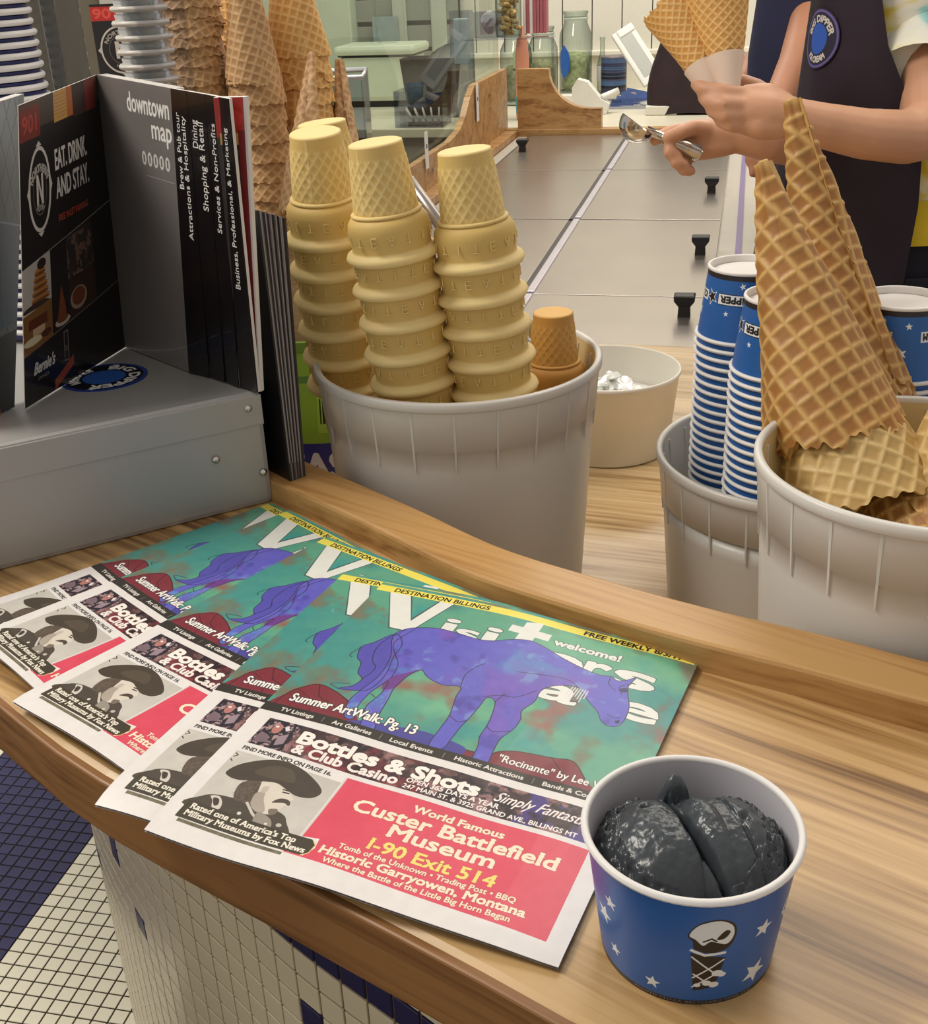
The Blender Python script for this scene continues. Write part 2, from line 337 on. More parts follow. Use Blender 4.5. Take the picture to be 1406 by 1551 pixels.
# ================================================================== PRINTED ARTWORK (flat print)
def news_art():
    r = Ras(1000, 1200, 1.5, (226, 222, 220))
    G = (92, 160, 134)
    r.rect(0, 497, 1000, 1200, G)
    def wash(tint, amt, cells, seed, lo=.5, y0=497, y1=1200, ay=1.):
        Y0, Y1 = int(y0*r.k), int(y1*r.k); n = fbm(Y1-Y0, r.W, cells, seed, ay)
        k = np.clip((n-lo)*amt, 0, .85)[..., None]; r.a[Y0:Y1] = r.a[Y0:Y1]*(1-k)+np.array(tint, np.float32)*k
    wash((108, 176, 140), 4, 5, 1, .5); wash((62, 140, 138), 5, 4, 2, .55); wash((122, 112, 92), 6, 6, 3, .60)
    wash((150, 92, 82), 6, 7, 4, .64); wash((60, 150, 150), 4, 8, 5, .60)
    wash((140, 100, 92), 7, 8, 9, .60, 1187, 1200)
    dk = (44, 36, 62)
    WH = (224, 226, 220)
    # title lettering behind the horse
    def big(t, x0, x1, y, h, b=3, sl=0): r.text(t, x0, x1, y, h, WH, bold=b, outline=(3, (70, 96, 96)), slant=sl)
    r.poly([(38, 1170), (118, 1166), (178, 1035), (216, 1162), (268, 1158), (206, 960), (136, 962)], (70, 96, 96))
    r.poly([(42, 1166), (114, 1162), (182, 1020), (220, 1159), (263, 1156), (204, 966), (139, 968)], WH)
    big('i', 282, 322, 985, 95); big('s', 330, 400, 985, 72); big('i', 412, 452, 985, 95)
    r.rect(0, 1152, 992, 1186, (236, 222, 96))
    r.poly([(500, 985), (500, 1078), (466, 1078), (466, 1112), (500, 1112), (500, 1142), (548, 1158), (548, 1112), (588, 1112), (588, 1078), (548, 1078), (548, 985)], WH)
    r.text('DESTINATION BILLINGS', 58, 372, 1158, 22, (40, 36, 30), bold=1)
    r.text('FREE WEEKLY 8/3/17', 668, 958, 1158, 22, (40, 36, 30), bold=1.2)
    big('o', 590, 712, 972, 96, 5); big('r', 724, 788, 972, 100, 5); big('s', 806, 918, 972, 104, 5)
    big('a', 634, 748, 830, 100, 5); big('e', 846, 962, 838, 104, 5)
    r.text('welcome!', 606, 800, 1072, 30, WH, bold=2.2, outline=(2, (60, 80, 80)))
    # rocks and ground shadow
    RK = (122, 44, 56)
    for pts in ([(20, 497), (33, 576), (55, 611), (94, 640), (160, 622), (223, 585), (268, 497)], [(623, 497), (629, 540), (636, 567), (681, 592), (770, 606), (823, 612), (869, 561), (910, 497)], [(500, 497), (531, 531), (564, 545), (594, 543), (612, 497)]):
        r.smooth(pts, RK); r.line(spline(pts[:-1], False), 3, (60, 26, 36))
    r.line([(94, 640), (120, 590), (190, 560)], 3, (70, 28, 40)); r.line([(770, 604), (812, 560), (860, 540)], 3, (70, 28, 40)); r.line([(55, 600), (110, 570), (130, 520)], 2, (70, 28, 40))
    r.smooth([(240, 522), (300, 548), (380, 560), (453, 569), (559, 552), (540, 512), (400, 500), (273, 500)], (72, 70, 150))
    # the horse
    H = [(171, 944), (190, 975), (216, 992), (275, 1010), (333, 1007), (403, 1000), (448, 1010), (496, 1041), (544, 1057), (592, 1046), (656, 1019), (727, 996), (771, 989), (801, 996), (818, 985), (834, 990), (846, 1000), (864, 1018), (856, 974), (868, 928), (884, 885), (889, 830), (881, 795), (859, 784), (835, 797), (815, 830), (785, 858), (762, 881), (743, 902), (724, 910), (689, 898), (664, 880), (649, 850), (650, 800), (634, 751), (644, 715), (642, 670), (627, 622), (628, 570), (633, 529), (629, 512), (595, 508), (586, 570), (575, 607), (575, 653), (570, 698), (556, 757), (530, 765), (526, 719), (521, 661), (516, 627), (513, 570), (508, 526), (472, 522), (470, 593), (470, 656), (455, 729), (449, 776), (402, 762), (353, 775), (320, 800), (300, 760), (290, 700), (298, 643), (305, 580), (319, 515), (285, 512), (270, 560), (258, 600), (268, 660), (262, 720), (250, 690), (240, 650), (238, 590), (252, 540), (225, 538), (205, 600), (212, 660), (225, 720), (222, 790), (205, 850), (180, 900)]
    body = spline(H, True, 4)
    T = [(173, 941), (136, 880), (112, 845), (127, 793), (150, 771), (165, 725), (190, 702), (180, 665), (150, 640), (214, 653), (236, 682), (240, 750), (222, 826), (215, 897)]
    r.smooth(T, (84, 80, 174))
    r.poly(body, (96, 94, 192))
    pa = np.array(body); m = r.cover(np.stack([pa, np.roll(pa, -1, 0)], 1)); x0, y0, mm = m; h, w = mm.shape
    for tint, amt, cells, sd, lo in (((80, 132, 188), 7, 6, 21, .56), ((72, 62, 152), 5, 9, 22, .58), ((122, 88, 184), 5, 5, 23, .62), ((120, 150, 205), 8, 10, 24, .62)):
        k = np.clip((fbm(h, w, cells, sd)-lo)*amt, 0, .7)*mm; k = k[..., None]; r.a[y0:y0+h, x0:x0+w] = r.a[y0:y0+h, x0:x0+w]*(1-k)+np.array(tint, np.float32)*k
    r.smooth([(258, 735), (320, 798), (300, 760), (292, 700), (262, 680)], (110, 56, 130), .8)
    for L, wd in ((body, 2.6), (spline(T, True, 4), 2.6)): r.line(L, wd, dk, .85, True)
    for L in ([(173, 941), (155, 870), (170, 800), (200, 760), (190, 700)], [(215, 985), (190, 900), (215, 850), (250, 800), (262, 735)], [(449, 776), (440, 830), (455, 880), (470, 900)], [(520, 765), (560, 790), (600, 800), (640, 850)],
              [(556, 757), (566, 800)], [(740, 905), (700, 930), (640, 925), (560, 905)], [(800, 992), (805, 960), (830, 940)], [(860, 985), (835, 960), (850, 930)], [(840, 830), (862, 822), (875, 832)], [(470, 656), (500, 640), (520, 655)],
              [(575, 653), (600, 640), (640, 660)], [(245, 650), (262, 640)], [(112, 845), (100, 800), (112, 790)], [(150, 640), (120, 655), (170, 672)], [(760, 880), (752, 850), (735, 842)], [(190, 975), (175, 930)]):
        r.line(spline(L, False), 2.6, dk, .8)
    for q in range(7): r.line([(722+q*7, 906), (716+q*8, 868-(q % 3)*9)], 3.2, (214, 206, 214))
    r.smooth([(838, 950), (852, 962), (862, 948), (848, 940)], (44, 36, 90)); r.smooth([(868, 812), (878, 818), (880, 806), (872, 802)], (44, 36, 90))
    r.text('Summer ArtWalk: Pg. 13', 53, 419, 548, 34, (240, 238, 232), bold=1.4, outline=(2.5, (60, 50, 60)))
    r.text('"Rocinante" by Lee Walker', 650, 985, 540, 26, (236, 232, 226), bold=.8, outline=(1.5, (60, 40, 50)))
    # black index strip
    r.rect(0, 488, 1000, 524, (48, 44, 40))
    for t, a, b in (('TV Listings', 55, 153), ('Art Galleries', 209, 320), ('Local Events', 374, 492), ('Historic Attractions', 552, 732), ('Bands & Concerts', 782, 950)):
        r.text(t, a, b, 499, 15, (226, 222, 214), bold=.5)
    for x in (181, 347, 522, 757): r.line([(x, 496), (x, 515)], 1.5, (170, 166, 158))
    # casino banner
    X0, X1, Y0, Y1 = 50, 955, 352, 462
    r.rect(X0, Y0, X1, Y1, (64, 46, 50))
    bx = (X0, Y0, X1, Y1); r.noise(7, 26, bx, (150, 112, 112), seed=31); r.noise(6, 34, bx, (28, 18, 26), seed=33); r.noise(5, 8, (160, Y0, 560, Y1), (120, 44, 52), seed=34)
    r.noise(6, 5, (760, Y0, X1, Y1), (72, 58, 128), seed=36); r.rect(X0, Y0, 148, Y1, (38, 32, 44)); r.noise(9, 9, (X0, Y0, 148, Y1), (168, 140, 140), seed=35)
    r.ell(92, 428, 13, 20, (176, 120, 112)); r.ell(88, 436, 5, 4, (240, 220, 220)); r.poly([(60, 405), (84, 398), (96, 372), (72, 362), (56, 372)], (120, 100, 110)); r.poly([(110, 400), (132, 420), (138, 380), (118, 366)], (150, 130, 140)); r.poly([(108, 440), (116, 448), (126, 432), (118, 426)], (220, 215, 220))
    for i, (a, b, c) in enumerate(((420, 462, 10), (455, 458, 8), (560, 460, 12), (240, 458, 9))): r.ell(a, b-10, c*2, c, (150, 110, 100), .5)
    r.text('Bottles & Shots', 165, 652, 400, 44, (242, 236, 228), bold=3.4, outline=(2, (50, 36, 40)))
    r.text('& Club Casino', 170, 458, 362, 32, (236, 230, 224), bold=2)
    r.text('OPEN 365 DAYS A YEAR', 478, 716, 380, 16, (236, 230, 226), bold=.9)
    r.text('247 MAIN ST. & 3925 GRAND AVE., BILLINGS MT', 478, 915, 359, 15, (236, 230, 226), bold=.7)
    r.text('Simply Fantastic', 694, 925, 404, 34, (238, 228, 226), bold=.6, slant=.35)
    # photo ad
    r.text('FIND MORE INFO ON PAGE 16.', 52, 302, 326, 13, (52, 48, 44), bold=.8, slab=1)
    r.rect(44, 98, 338, 316, (196, 192, 184)); r.noise(10, 5, (44, 98, 338, 316), seed=40)
    B = (66, 56, 48)
    r.smooth([(44, 98), (60, 140), (90, 158), (137, 165), (180, 168), (225, 170), (262, 168), (285, 150), (300, 98)], (74, 66, 58))
    r.smooth([(80, 150), (100, 156), (118, 140), (122, 120), (104, 118), (92, 138)], (206, 200, 190)); r.smooth([(90, 146), (104, 148), (112, 132), (104, 126)], B)
    r.smooth([(120, 208), (135, 232), (165, 246), (190, 240), (196, 205), (184, 176), (158, 160), (132, 166)], (92, 80, 70)); r.noise(26, 16, (118, 160, 196, 246), seed=41)
    r.smooth([(166, 254), (205, 258), (245, 250), (250, 232), (264, 219), (256, 210), (266, 203), (256, 196), (252, 182), (247, 160), (226, 150), (205, 152), (184, 178), (170, 220)], (214, 206, 194))
    r.smooth([(172, 200), (190, 212), (200, 190), (222, 158), (206, 148), (180, 164)], (170, 160, 148)); r.smooth([(176, 226), (190, 232), (192, 214), (182, 208)], (190, 180, 168))
    r.smooth([(222, 190), (232, 208), (250, 213), (262, 207), (264, 196), (250, 200), (238, 196)], (78, 66, 56)); r.smooth([(228, 168), (246, 176), (250, 162), (238, 152)], (120, 108, 96))
    r.line([(224, 238), (250, 240)], 4, (60, 50, 44)); r.line([(228, 230), (244, 232)], 4, (50, 42, 38)); r.line([(170, 165), (200, 140), (236, 118)], 7, (200, 194, 184)); r.smooth([(210, 150), (250, 140), (262, 110), (220, 108)], (150, 142, 132))
    r.ell(172, 128, 5, 5, (220, 214, 204)); r.ell(246, 124, 4, 4, (220, 214, 204)); r.ell(276, 132, 7, 6, (190, 184, 174))
    r.smooth([(66, 236), (80, 270), (120, 304), (165, 324), (215, 322), (260, 306), (300, 282), (312, 262), (298, 240), (262, 232), (228, 242), (196, 250), (150, 236), (108, 222), (80, 224)], (70, 60, 50))
    r.smooth([(130, 262), (160, 300), (210, 304), (236, 270), (200, 262), (160, 258)], (84, 74, 62))
    r.line([(48, 306), (58, 300), (50, 292)], 3, B); r.line([(48, 282), (56, 276)], 3, B)
    # pink panel
    PK = (216, 74, 96)
    r.poly([(340, 337), (954, 336), (956, 50), (330, 62), (336, 120), (386, 128), (392, 96), (378, 66), (340, 66)], PK)
    r.rect(340, 64, 345, 337, (210, 205, 200))
    r.noise(5, 3, (392, 54, 954, 334), seed=50)
    r.poly([(40, 62), (372, 66), (386, 78), (388, 106), (374, 120), (40, 118)], (62, 56, 42)); r.line([(372, 66), (386, 78), (388, 106), (374, 120)], 2.5, (222, 196, 130))
    r.rect(52, 50, 330, 60, (110, 104, 84)); r.noise(30, 20, (52, 50, 330, 60), seed=51)
    r.text("Rated one of America's Top", 58, 338, 97, 17, (236, 230, 216), bold=.9, slab=1.3)
    r.text('Military Museums by Fox News', 56, 374, 74, 17, (236, 230, 216), bold=.9, slab=1.3)
    CW = (244, 226, 200)
    for t, a, b, y, h, c, bd in (('World Famous', 538, 764, 292, 22, CW, 1.4), ('Custer Battlefield', 404, 905, 243, 40, CW, 1.9), ('Museum', 520, 776, 196, 40, CW, 1.9), ('I-90 Exit 514', 497, 800, 143, 36, (248, 218, 120), 1.8),
                             ('Tomb of the Unknown \u2022 Trading Post \u2022 BBQ', 437, 860, 119, 16, CW, .8), ('Historic Garryowen, Montana', 405, 892, 90, 24, CW, 1.6), ('Where the Battle of the Little Big Horn Began', 425, 868, 66, 16, CW, .8)):
        r.text(t, a, b, y, h, c, bold=bd, slab=bd*.9, outline=(1.0, (150, 60, 60)))
    r.noise(5, 40, seed=60)
    return r.image('newspaper_front')
def northern_logo(r, cx, cy, rx, ry):
    WT = (206, 202, 196); DK = (26, 22, 22)
    r.ell(cx, cy, rx, ry, WT); r.ell(cx, cy, rx-3, ry-3, DK)
    for dx, dy in ((rx, 0), (-rx, 0), (0, ry), (0, -ry)):
        nx, ny = (abs(dy) and 5 or 0), (abs(dx) and 5 or 0); r.poly([(cx+dx-nx, cy+dy-ny), (cx+dx*1.12, cy+dy*1.12), (cx+dx+nx, cy+dy+ny)], WT)
    r.ell(cx, cy, rx*.60, ry*.60, (110, 106, 104)); r.ell(cx, cy, rx*.57, ry*.57, DK)
    w, h = rx*.30, ry*.36
    r.poly([(cx-w, cy-h), (cx-w, cy+h), (cx-w*.45, cy+h), (cx+w*.5, cy-h*.35), (cx+w*.5, cy+h), (cx+w, cy+h), (cx+w, cy-h), (cx+w*.5, cy-h), (cx-w*.45, cy+h*.3), (cx-w*.45, cy-h)], WT)
    r.text('NORTHERN', cx, cx+rx*1.55, cy, ry*.17, (170, 166, 160), bold=.5, arc=rx*.68)
    r.text('HOTEL', cx, cx+rx*.75, cy, ry*.14, (150, 146, 140), bold=.3, arc=-rx*.82)
def eat_art():
    r = Ras(160, 222, 6, (24, 20, 21))    # 1 unit = 1 mm
    r.rect(0, 204, 160, 222, (86, 60, 44)); r.rect(0, 196, 36, 218, (122, 40, 32)); r.rect(36, 202, 62, 222, (70, 56, 50)); r.rect(62, 200, 88, 222, (196, 150, 82)); r.rect(88, 200, 100, 222, (176, 98, 44)); r.rect(100, 198, 128, 222, (56, 40, 34)); r.rect(128, 198, 150, 222, (110, 36, 34))
    r.text('901', 6, 30, 201, 12, (176, 64, 48), bold=.4)
    for k in range(7): r.line([(63, 203+k*2.6), (87, 203+k*2.6)], .4, (150, 110, 60))
    northern_logo(r, 32, 158, 19, 31)
    r.text('EAT. DRINK.', 60, 122, 166, 15, (214, 210, 206), bold=.5); r.text('AND STAY.', 60, 122, 145, 15, (214, 210, 206), bold=.5)
    r.text('FREE VALET PARKING', 62, 116, 127, 5, (178, 66, 44), bold=.2)
    r.line([(0, 106), (160, 122)], .7, (150, 146, 140)); r.line([(0, 40), (160, 56)], .7, (120, 116, 112))
    # food photographs
    r.poly([(0, 106), (44, 110), (44, 74), (0, 72)], (176, 172, 166)); 
    for k in range(5): r.ell(27, 79+k*5, 14-k*1.4, 3.2, (168, 112, 56)); r.ell(27, 77.5+k*5, 14-k*1.4, 1.3, (110, 66, 30))
    r.ell(30, 104, 7, 4, (40, 26, 26)); r.ell(20, 74, 20, 3, (60, 46, 40)); r.ell(16, 71, 20, 1.6, (206, 202, 196))
    r.poly([(0, 71), (44, 74), (44, 44), (0, 40)], (122, 84, 42)); r.rect(14, 52, 32, 64, (190, 160, 126)); r.rect(8, 58, 36, 66, (92, 42, 26)); r.ell(14, 49, 14, 3.2, (206, 196, 160)); r.ell(34, 50, 8, 3, (80, 40, 30))
    r.poly([(46, 74), (66, 108), (72, 108), (70, 50), (46, 45)], (30, 24, 24)); r.poly([(50, 48), (60, 80), (66, 60), (66, 48)], (120, 62, 34)); r.ell(60, 51, 12, 3.5, (180, 170, 160)); r.ell(60, 53, 9, 3, (120, 62, 34))
    r.poly([(72, 112), (118, 117), (118, 84), (72, 78)], (48, 40, 38)); r.noise(7, 8, (72, 80, 118, 112), (110, 84, 70), seed=3); r.poly([(72, 77), (118, 82), (118, 52), (72, 48)], (52, 34, 26)); r.ell(88, 62, 14, 9, (150, 132, 118)); r.ell(88, 63, 11, 7, (110, 56, 30))
    r.text('Bernie\'s', 14, 44, 22, 9, (200, 196, 190), bold=.5, slant=.3); r.text('DINER', 20, 36, 16, 2.6, (130, 126, 122)); r.rect(60, 18, 67, 42, (120, 116, 112)); r.rect(61, 19, 66, 41, (24, 20, 21)); r.text('TEN', 61.5, 65.5, 26, 4, (150, 146, 140)); r.poly([(44, 0), (74, 12), (74, 20), (44, 8)], (150, 66, 38))
    return r.image('eat_drink_page')
def map_art():
    r = Ras(140, 222, 5, (112, 108, 106)); r.noise(4, 4, seed=4)
    r.text('downtown', 58, 132, 199, 15, (226, 224, 220), bold=.4); r.text('map', 100, 134, 182, 15, (226, 224, 220), bold=.4)
    for k in range(5): r.ell(82+k*10.5, 165, 4, 5.4, (206, 202, 198)); r.rect(80.6+k*10.5, 162, 83.4+k*10.5, 168, (112, 108, 106))
    r.line([(84, 152), (134, 152)], .7, (150, 146, 142))
    return r.image('downtown_map_page')
def tab_art(lines, name, w=22, bg=(20, 17, 18)):
    r = Ras(w, 222, 6, bg); n = len(lines)
    # text runs upwards along the tab: draw sideways
    for i, (t, y0, y1) in enumerate(lines):
        x = (i+1)*w/(n+1)+2.2
        E = glyphs(t).copy(); mn, mx = E[..., 0].min(), E[..., 0].max(); L = (E[..., 0]-mn)/(mx-mn)*(y1-y0); Hh = E[..., 1]*6.2/.7
        E2 = np.stack([x-Hh, y0+L], -1); cv = r.cover(E2)
        if cv is not None: r.put(cv, (222, 220, 216)); cv2 = r.cover(E2+np.array([.35, 0])); r.put(cv2, (222, 220, 216))
    return r.image(name)
def lattice_art():
    r = Ras(120, 222, 4, (92, 100, 104)); r.noise(16, 3, seed=6)
    for k in range(-8, 20): r.line([(k*18-60, 0), (k*18+60, 222)], 1.1, (52, 58, 62)); r.line([(k*18+60, 0), (k*18-60, 222)], 1.1, (52, 58, 62))
    r.poly([(60, 60), (120, 60), (120, 130), (70, 140)], (74, 90, 104)); r.line([(70, 140), (120, 128)], 1.5, (120, 136, 150)); r.line([(78, 138), (90, 60)], 1, (50, 62, 74)); r.rect(80, 0, 120, 55, (44, 46, 50))
    return r.image('lattice_page')
BLUE = (28, 92, 166)
def cup_art(kind):
    # 1 unit = 1 mm of wrap; u runs round the cup, v up the wall
    Wd, Hh = (250, 62) if kind == 'big' else (220, 54)
    r = Ras(Wd, Hh, 5, BLUE); wh = (226, 230, 232); bk = (22, 20, 24)
    if kind == 'big':
        r.rect(0, 0, Wd, 2.6, (30, 26, 32)); r.text('PRINTED IN U.S.A. RECYCLABLE PAPER CUP', 95, 150, .7, 1.3, (150, 150, 160))
        for x, y, q, a in ((78, 30, 5.4, .3), (84, 41, 4, 0), (84, 14, 3.6, .2), (104, 9, 3.8, .1), (150, 12, 7, .5), (150, 38, 5, .25), (172, 28, 4, .4), (190, 44, 5, 0), (40, 20, 5, .2), (20, 40, 4, .2), (215, 15, 6, .1), (232, 40, 5, .4), (60, 46, 4, 0)): r.star(x, y, q, wh, a)
        # ice cream cone drawing
        cx = 127; K_ = lambda L: [(x, (y-5)*1.16+9) for x, y in L]
        r.poly(K_([(cx-7.5, 25), (cx+6.5, 22), (cx+3.5, 7), (cx-5.5, 5)]), bk)
        r.smooth(K_([(cx-9, 34), (cx-5, 40), (cx+2, 42), (cx+8, 39), (cx+9.5, 33), (cx+7, 27), (cx, 25), (cx-6, 27), (cx-7, 31)]), bk)
        r.smooth(K_([(cx-8.4, 34), (cx-5, 39.3), (cx+2, 41.3), (cx+7.4, 38.3), (cx+8.6, 33), (cx+6, 29), (cx, 31), (cx-3, 29), (cx-6, 32)]), wh)
        r.line(K_([(cx-7.4, 26.5), (cx-2, 24), (cx+6, 24.6)]), 1.5, wh)
        for a, b in (((cx-7, 23), (cx+4, 13)), ((cx+6, 21), (cx-6, 12)), ((cx-6, 14), (cx+3, 7)), ((cx+5, 15), (cx-6, 7))): r.line(K_([a, b]), .8, wh)
        r.smooth(K_([(cx+2, 32), (cx+5, 36), (cx+7, 35), (cx+5, 32)]), bk); r.line(K_([(cx-3, 31), (cx, 32.4), (cx+2, 31)]), .8, bk)
        for x, y, q in ((cx+4, 14, 2.4), (cx+6, 13, 1.8), (cx, 9, 2), (cx+3, 8, 2.2), (cx-4, 8, 1.5)): r.ell(x, (y-5)*1.16+9, q, q*.8, wh)
        r.text('CREAM', 164, 205, 32, 9, wh, bold=.4)
    else:
        r.rect(0, 0, Wd, 5.2, (30, 26, 32))
        for o in (0, 110):
            r.rect(o+19, 15.6, o+67, 24.6, bk); r.rect(o+19.5, 16.2, o+66.5, 24, wh); r.text('BIG DIPPER', o+22, o+64.5, 17.6, 5, bk, bold=.45)
            r.star(o+74, 20, 7.2, wh, .2); r.star(o+74, 20, 5.6, bk, .2); r.rect(o+80, 16.2, o+108.5, 24, wh); r.text('ICE CREAM', o+82, o+106.5, 17.6, 5, bk, bold=.45)
            for x, y, q, a in ((12, 32, 4.6, .3), (38, 36, 3.5, .1), (58, 31, 2.4, .5), (92, 34, 4.6, .2), (100, 10, 3, .2), (46, 9, 3, .3), (8, 12, 3, .5)): r.star(o+x, y, q, wh, a)
    return r.image('cup_wrap_'+kind)
def emblem_art():
    r = Ras(100, 100, 4, (40, 34, 60)); r.ell(50, 50, 48, 48, (96, 84, 150)); r.ell(50, 50, 44, 44, (30, 26, 50)); r.ell(50, 50, 24, 26, (40, 84, 176))
    r.text('BIG DIPPER', 50, 125, 50, 11, (200, 196, 190), bold=.8, arc=28); r.text('ICE CREAM', 50, 105, 50, 10, (200, 196, 190), bold=.8, arc=-39)
    return r.image('emblem')
def sticker_art():
    r = Ras(100, 100, 4, (30, 48, 110)); r.ell(50, 50, 49, 49, (30, 60, 140)); r.ell(50, 50, 45, 45, (14, 16, 26)); r.ell(50, 50, 25, 25, (44, 90, 170))
    r.text('BIG DIPPER', 50, 150, 50, 12, (222, 224, 226), bold=1, arc=29); r.text('ICE CREAM', 50, 112, 50, 11, (222, 224, 226), bold=1, arc=-40); r.star(8.5, 50, 6, (222, 224, 226)); r.star(91.5, 50, 6, (222, 224, 226))
    return r.image('sticker')
def card_art():
    r = Ras(100, 130, 4, (26, 22, 24)); r.rect(0, 104, 60, 126, (196, 44, 40)); r.rect(60, 104, 100, 126, (130, 30, 34)); r.text('901', 4, 44, 108, 15, (226, 90, 74), bold=.8)
    northern_logo(r, 44, 58, 36, 38); r.text('EAT.', 86, 120, 62, 13, (206, 202, 196), bold=.8); r.text('AND', 86, 120, 38, 13, (206, 202, 196), bold=.8); return r.image('hotel_card')
def bag_art():
    r = Ras(100, 160, 5, (46, 48, 128)); r.rect(0, 78, 100, 160, (134, 168, 56)); r.rect(0, 132, 100, 138, (90, 130, 60))
    x = 52
    rr = np.random.default_rng(2)
    r.rect(50, 88, 92, 120, (156, 190, 70))
    while x < 90: w = .8+rr.random()*1.8; r.rect(x, 96, x+w, 118, (40, 48, 20)); x += w+.8+rr.random()*1.4
    r.text('041000 12', 58, 84, 89, 4, (40, 48, 20)); r.text('EASTER', 20, 130, 42, 26, (214, 210, 216), bold=1.6); r.text('GRAHAM', 55, 160, 10, 24, (214, 210, 216), bold=1.6)
    return r.image('snack_bag')
def can_art():
    r = Ras(120, 120, 3, (52, 52, 78)); r.noise(8, 9, (0, 0, 120, 120), (150, 70, 84), seed=70); r.noise(8, 11, (0, 0, 120, 120), (70, 100, 140), seed=71); r.noise(9, 14, (0, 0, 120, 120), (22, 20, 34), seed=72); return r.image('can_wrap')
IM_NEWS = news_art(); IM_EAT = eat_art(); IM_MAP = map_art(); IM_LAT = lattice_art()
IM_BIG = cup_art('big'); IM_SML = cup_art('small'); IM_EMB = emblem_art(); IM_STK = sticker_art(); IM_CARD = card_art(); IM_BAG = bag_art(); IM_CAN = can_art()
# ================================================================== MATERIALS
OAK = wood('oak_counter', (112, 78, 42), (170, 132, 82), (198, 162, 110), rot=radians(38), rough=.34)
OAKL = wood('oak_shelf', (150, 116, 74), (190, 158, 112), (210, 182, 138), rot=radians(20), rough=.3)
OAKR = wood('oak_ledge', (134, 92, 46), (172, 128, 74), (190, 148, 92), rot=radians(38), rough=.4)
OAKF = wood('oak_freezer_trim', (136, 94, 50), (168, 122, 72), (184, 142, 90), rot=0, rough=.4, axis='x')
PLY = wood('plywood', (150, 118, 90), (176, 146, 116), (190, 162, 132), rot=0, rough=.6)
TW = mat('tile_cream', (224, 212, 182), .22, noise=.05, nscale=9); TB = mat('tile_navy', (46, 44, 84), .25, noise=.15, nscale=14)
TWF = mat('tile_white', (240, 236, 216), .3, noise=.04, nscale=6); TBF = mat('tile_blue', (60, 60, 98), .35, noise=.18, nscale=12)
GROUT = mat('grout_brown', (112, 94, 66), .9, noise=.1, nscale=60); GROUTD = mat('grout_dark', (50, 42, 30), .9, noise=.1, nscale=60)
STEEL = brushed('steel_lid', (178, 169, 162), .27, rot=radians(14), metal=.85, bump=.015)
STEELB = brushed('steel_box', (168, 168, 166), .42, rot=0, metal=.35, bump=.03)
CHROME = mat('chrome', (210, 206, 200), .12, metal=1); BLK = mat('black_plastic', (26, 24, 26), .45)
PLW = mat('tub_plastic', (212, 210, 204), .32, noise=.03, nscale=9, sss=.15); PLI = mat('tub_inside', (208, 188, 140), .5, noise=.05, nscale=9)
PLWW = mat('white_plastic', (224, 220, 208), .35, noise=.02, sss=.1); WALLP = mat('wall_paint', (212, 207, 192), .55, noise=.02, nscale=3)
PAPERW = mat('paper_white', (220, 216, 212), .8, noise=.03); PAPERS = mat('paper_edges', (150, 144, 142), .85, noise=.35, nscale=4, stretch=(1, 1, 900))
CAKE = attrmat('cake_cone_wafer', (206, 174, 98), (238, 214, 150), .6, noise=.05, nscale=18, bump=.08, sss=.1)
CAKE2 = attrmat('cake_cone_toasted', (196, 144, 70), (216, 172, 98), .6, noise=.06, nscale=18, bump=.08, sss=.1)
WAF = attrmat('waffle_cone', (158, 106, 50), (206, 166, 100), .5, noise=.14, nscale=28, bump=.15)
WAFP = attrmat('waffle_cone_pale', (190, 156, 96), (218, 190, 130), .5, noise=.12, nscale=28, bump=.15)
WAFB = attrmat('waffle_cone_bag', (176, 134, 88), (206, 170, 124), .6, noise=.14, nscale=24, bump=.15)
WAFO = attrmat('waffle_cone_golden', (204, 150, 78), (228, 188, 122), .5, noise=.10, nscale=24, bump=.15)
CUPW = mat('cup_rim_white', (228, 226, 224), .45, noise=.02); CUPI = mat('cup_inside', (196, 194, 202), .5, noise=.03, nscale=30)
NAVY = mat('cup_navy', (40, 44, 96), .4); CUPB = mat('cup_blue', BLUE, .4, noise=.05)
BLKR = mat('cup_base_black', (34, 30, 36), .4)
GLS = glass('clear_glass', tint=.96, ior=1.6, edge=.30); GLS2 = glass('guard_glass', (236, 242, 236), .02, .95, 1.13); ACR = glass('acrylic', (236, 238, 244), .06, .95, 1.3)
SKIN = mat('skin', (198, 150, 120), .5, noise=.05, nscale=16, bump=.1, bscale=400, sss=.25); SKIN2 = mat('skin_tan', (176, 122, 92), .5, noise=.06, nscale=16, sss=.2)
APRON = mat('apron_cloth', (34, 22, 36), .75, noise=.35, nscale=6, bump=.5, bscale=14); NAVYC = mat('navy_cloth', (34, 36, 66), .8, noise=.25, nscale=8, bump=.4, bscale=14)
JEANS = mat('dark_jeans', (26, 26, 38), .85, noise=.2, nscale=60)
# ================================================================== FLOOR
def bevtile(w, h, d, ch):
    m = MB(); x, y = w/2, h/2
    V = [(-x, -y, 0), (x, -y, 0), (x, y, 0), (-x, y, 0), (-x, -y, d-ch), (x, -y, d-ch), (x, y, d-ch), (-x, y, d-ch), (-x+ch, -y+ch, d), (x-ch, -y+ch, d), (x-ch, y-ch, d), (-x+ch, y-ch, d)]
    Fs = [(8, 9, 10, 11)]+[(a, (a+1) % 4, (a+1) % 4+4, a+4) for a in range(4)]+[(a+4, (a+1) % 4+4, (a+1) % 4+8, a+8) for a in range(4)]
    return m.add(V, Fs)
fl = MB().box((-.2, 3.2, -.03), (6.4, 8.4, .06)).obj('floor', GROUTD); tag(fl, 'shop floor of small square white and navy mosaic tiles with dark joints', kind='structure')
TP = .0262; fa = atan2(.006, .025); e1 = Vector((sin(fa), cos(fa), 0)); e2 = Vector((cos(fa), -sin(fa), 0)); FO = Vector((-.795, 1.439, 0))
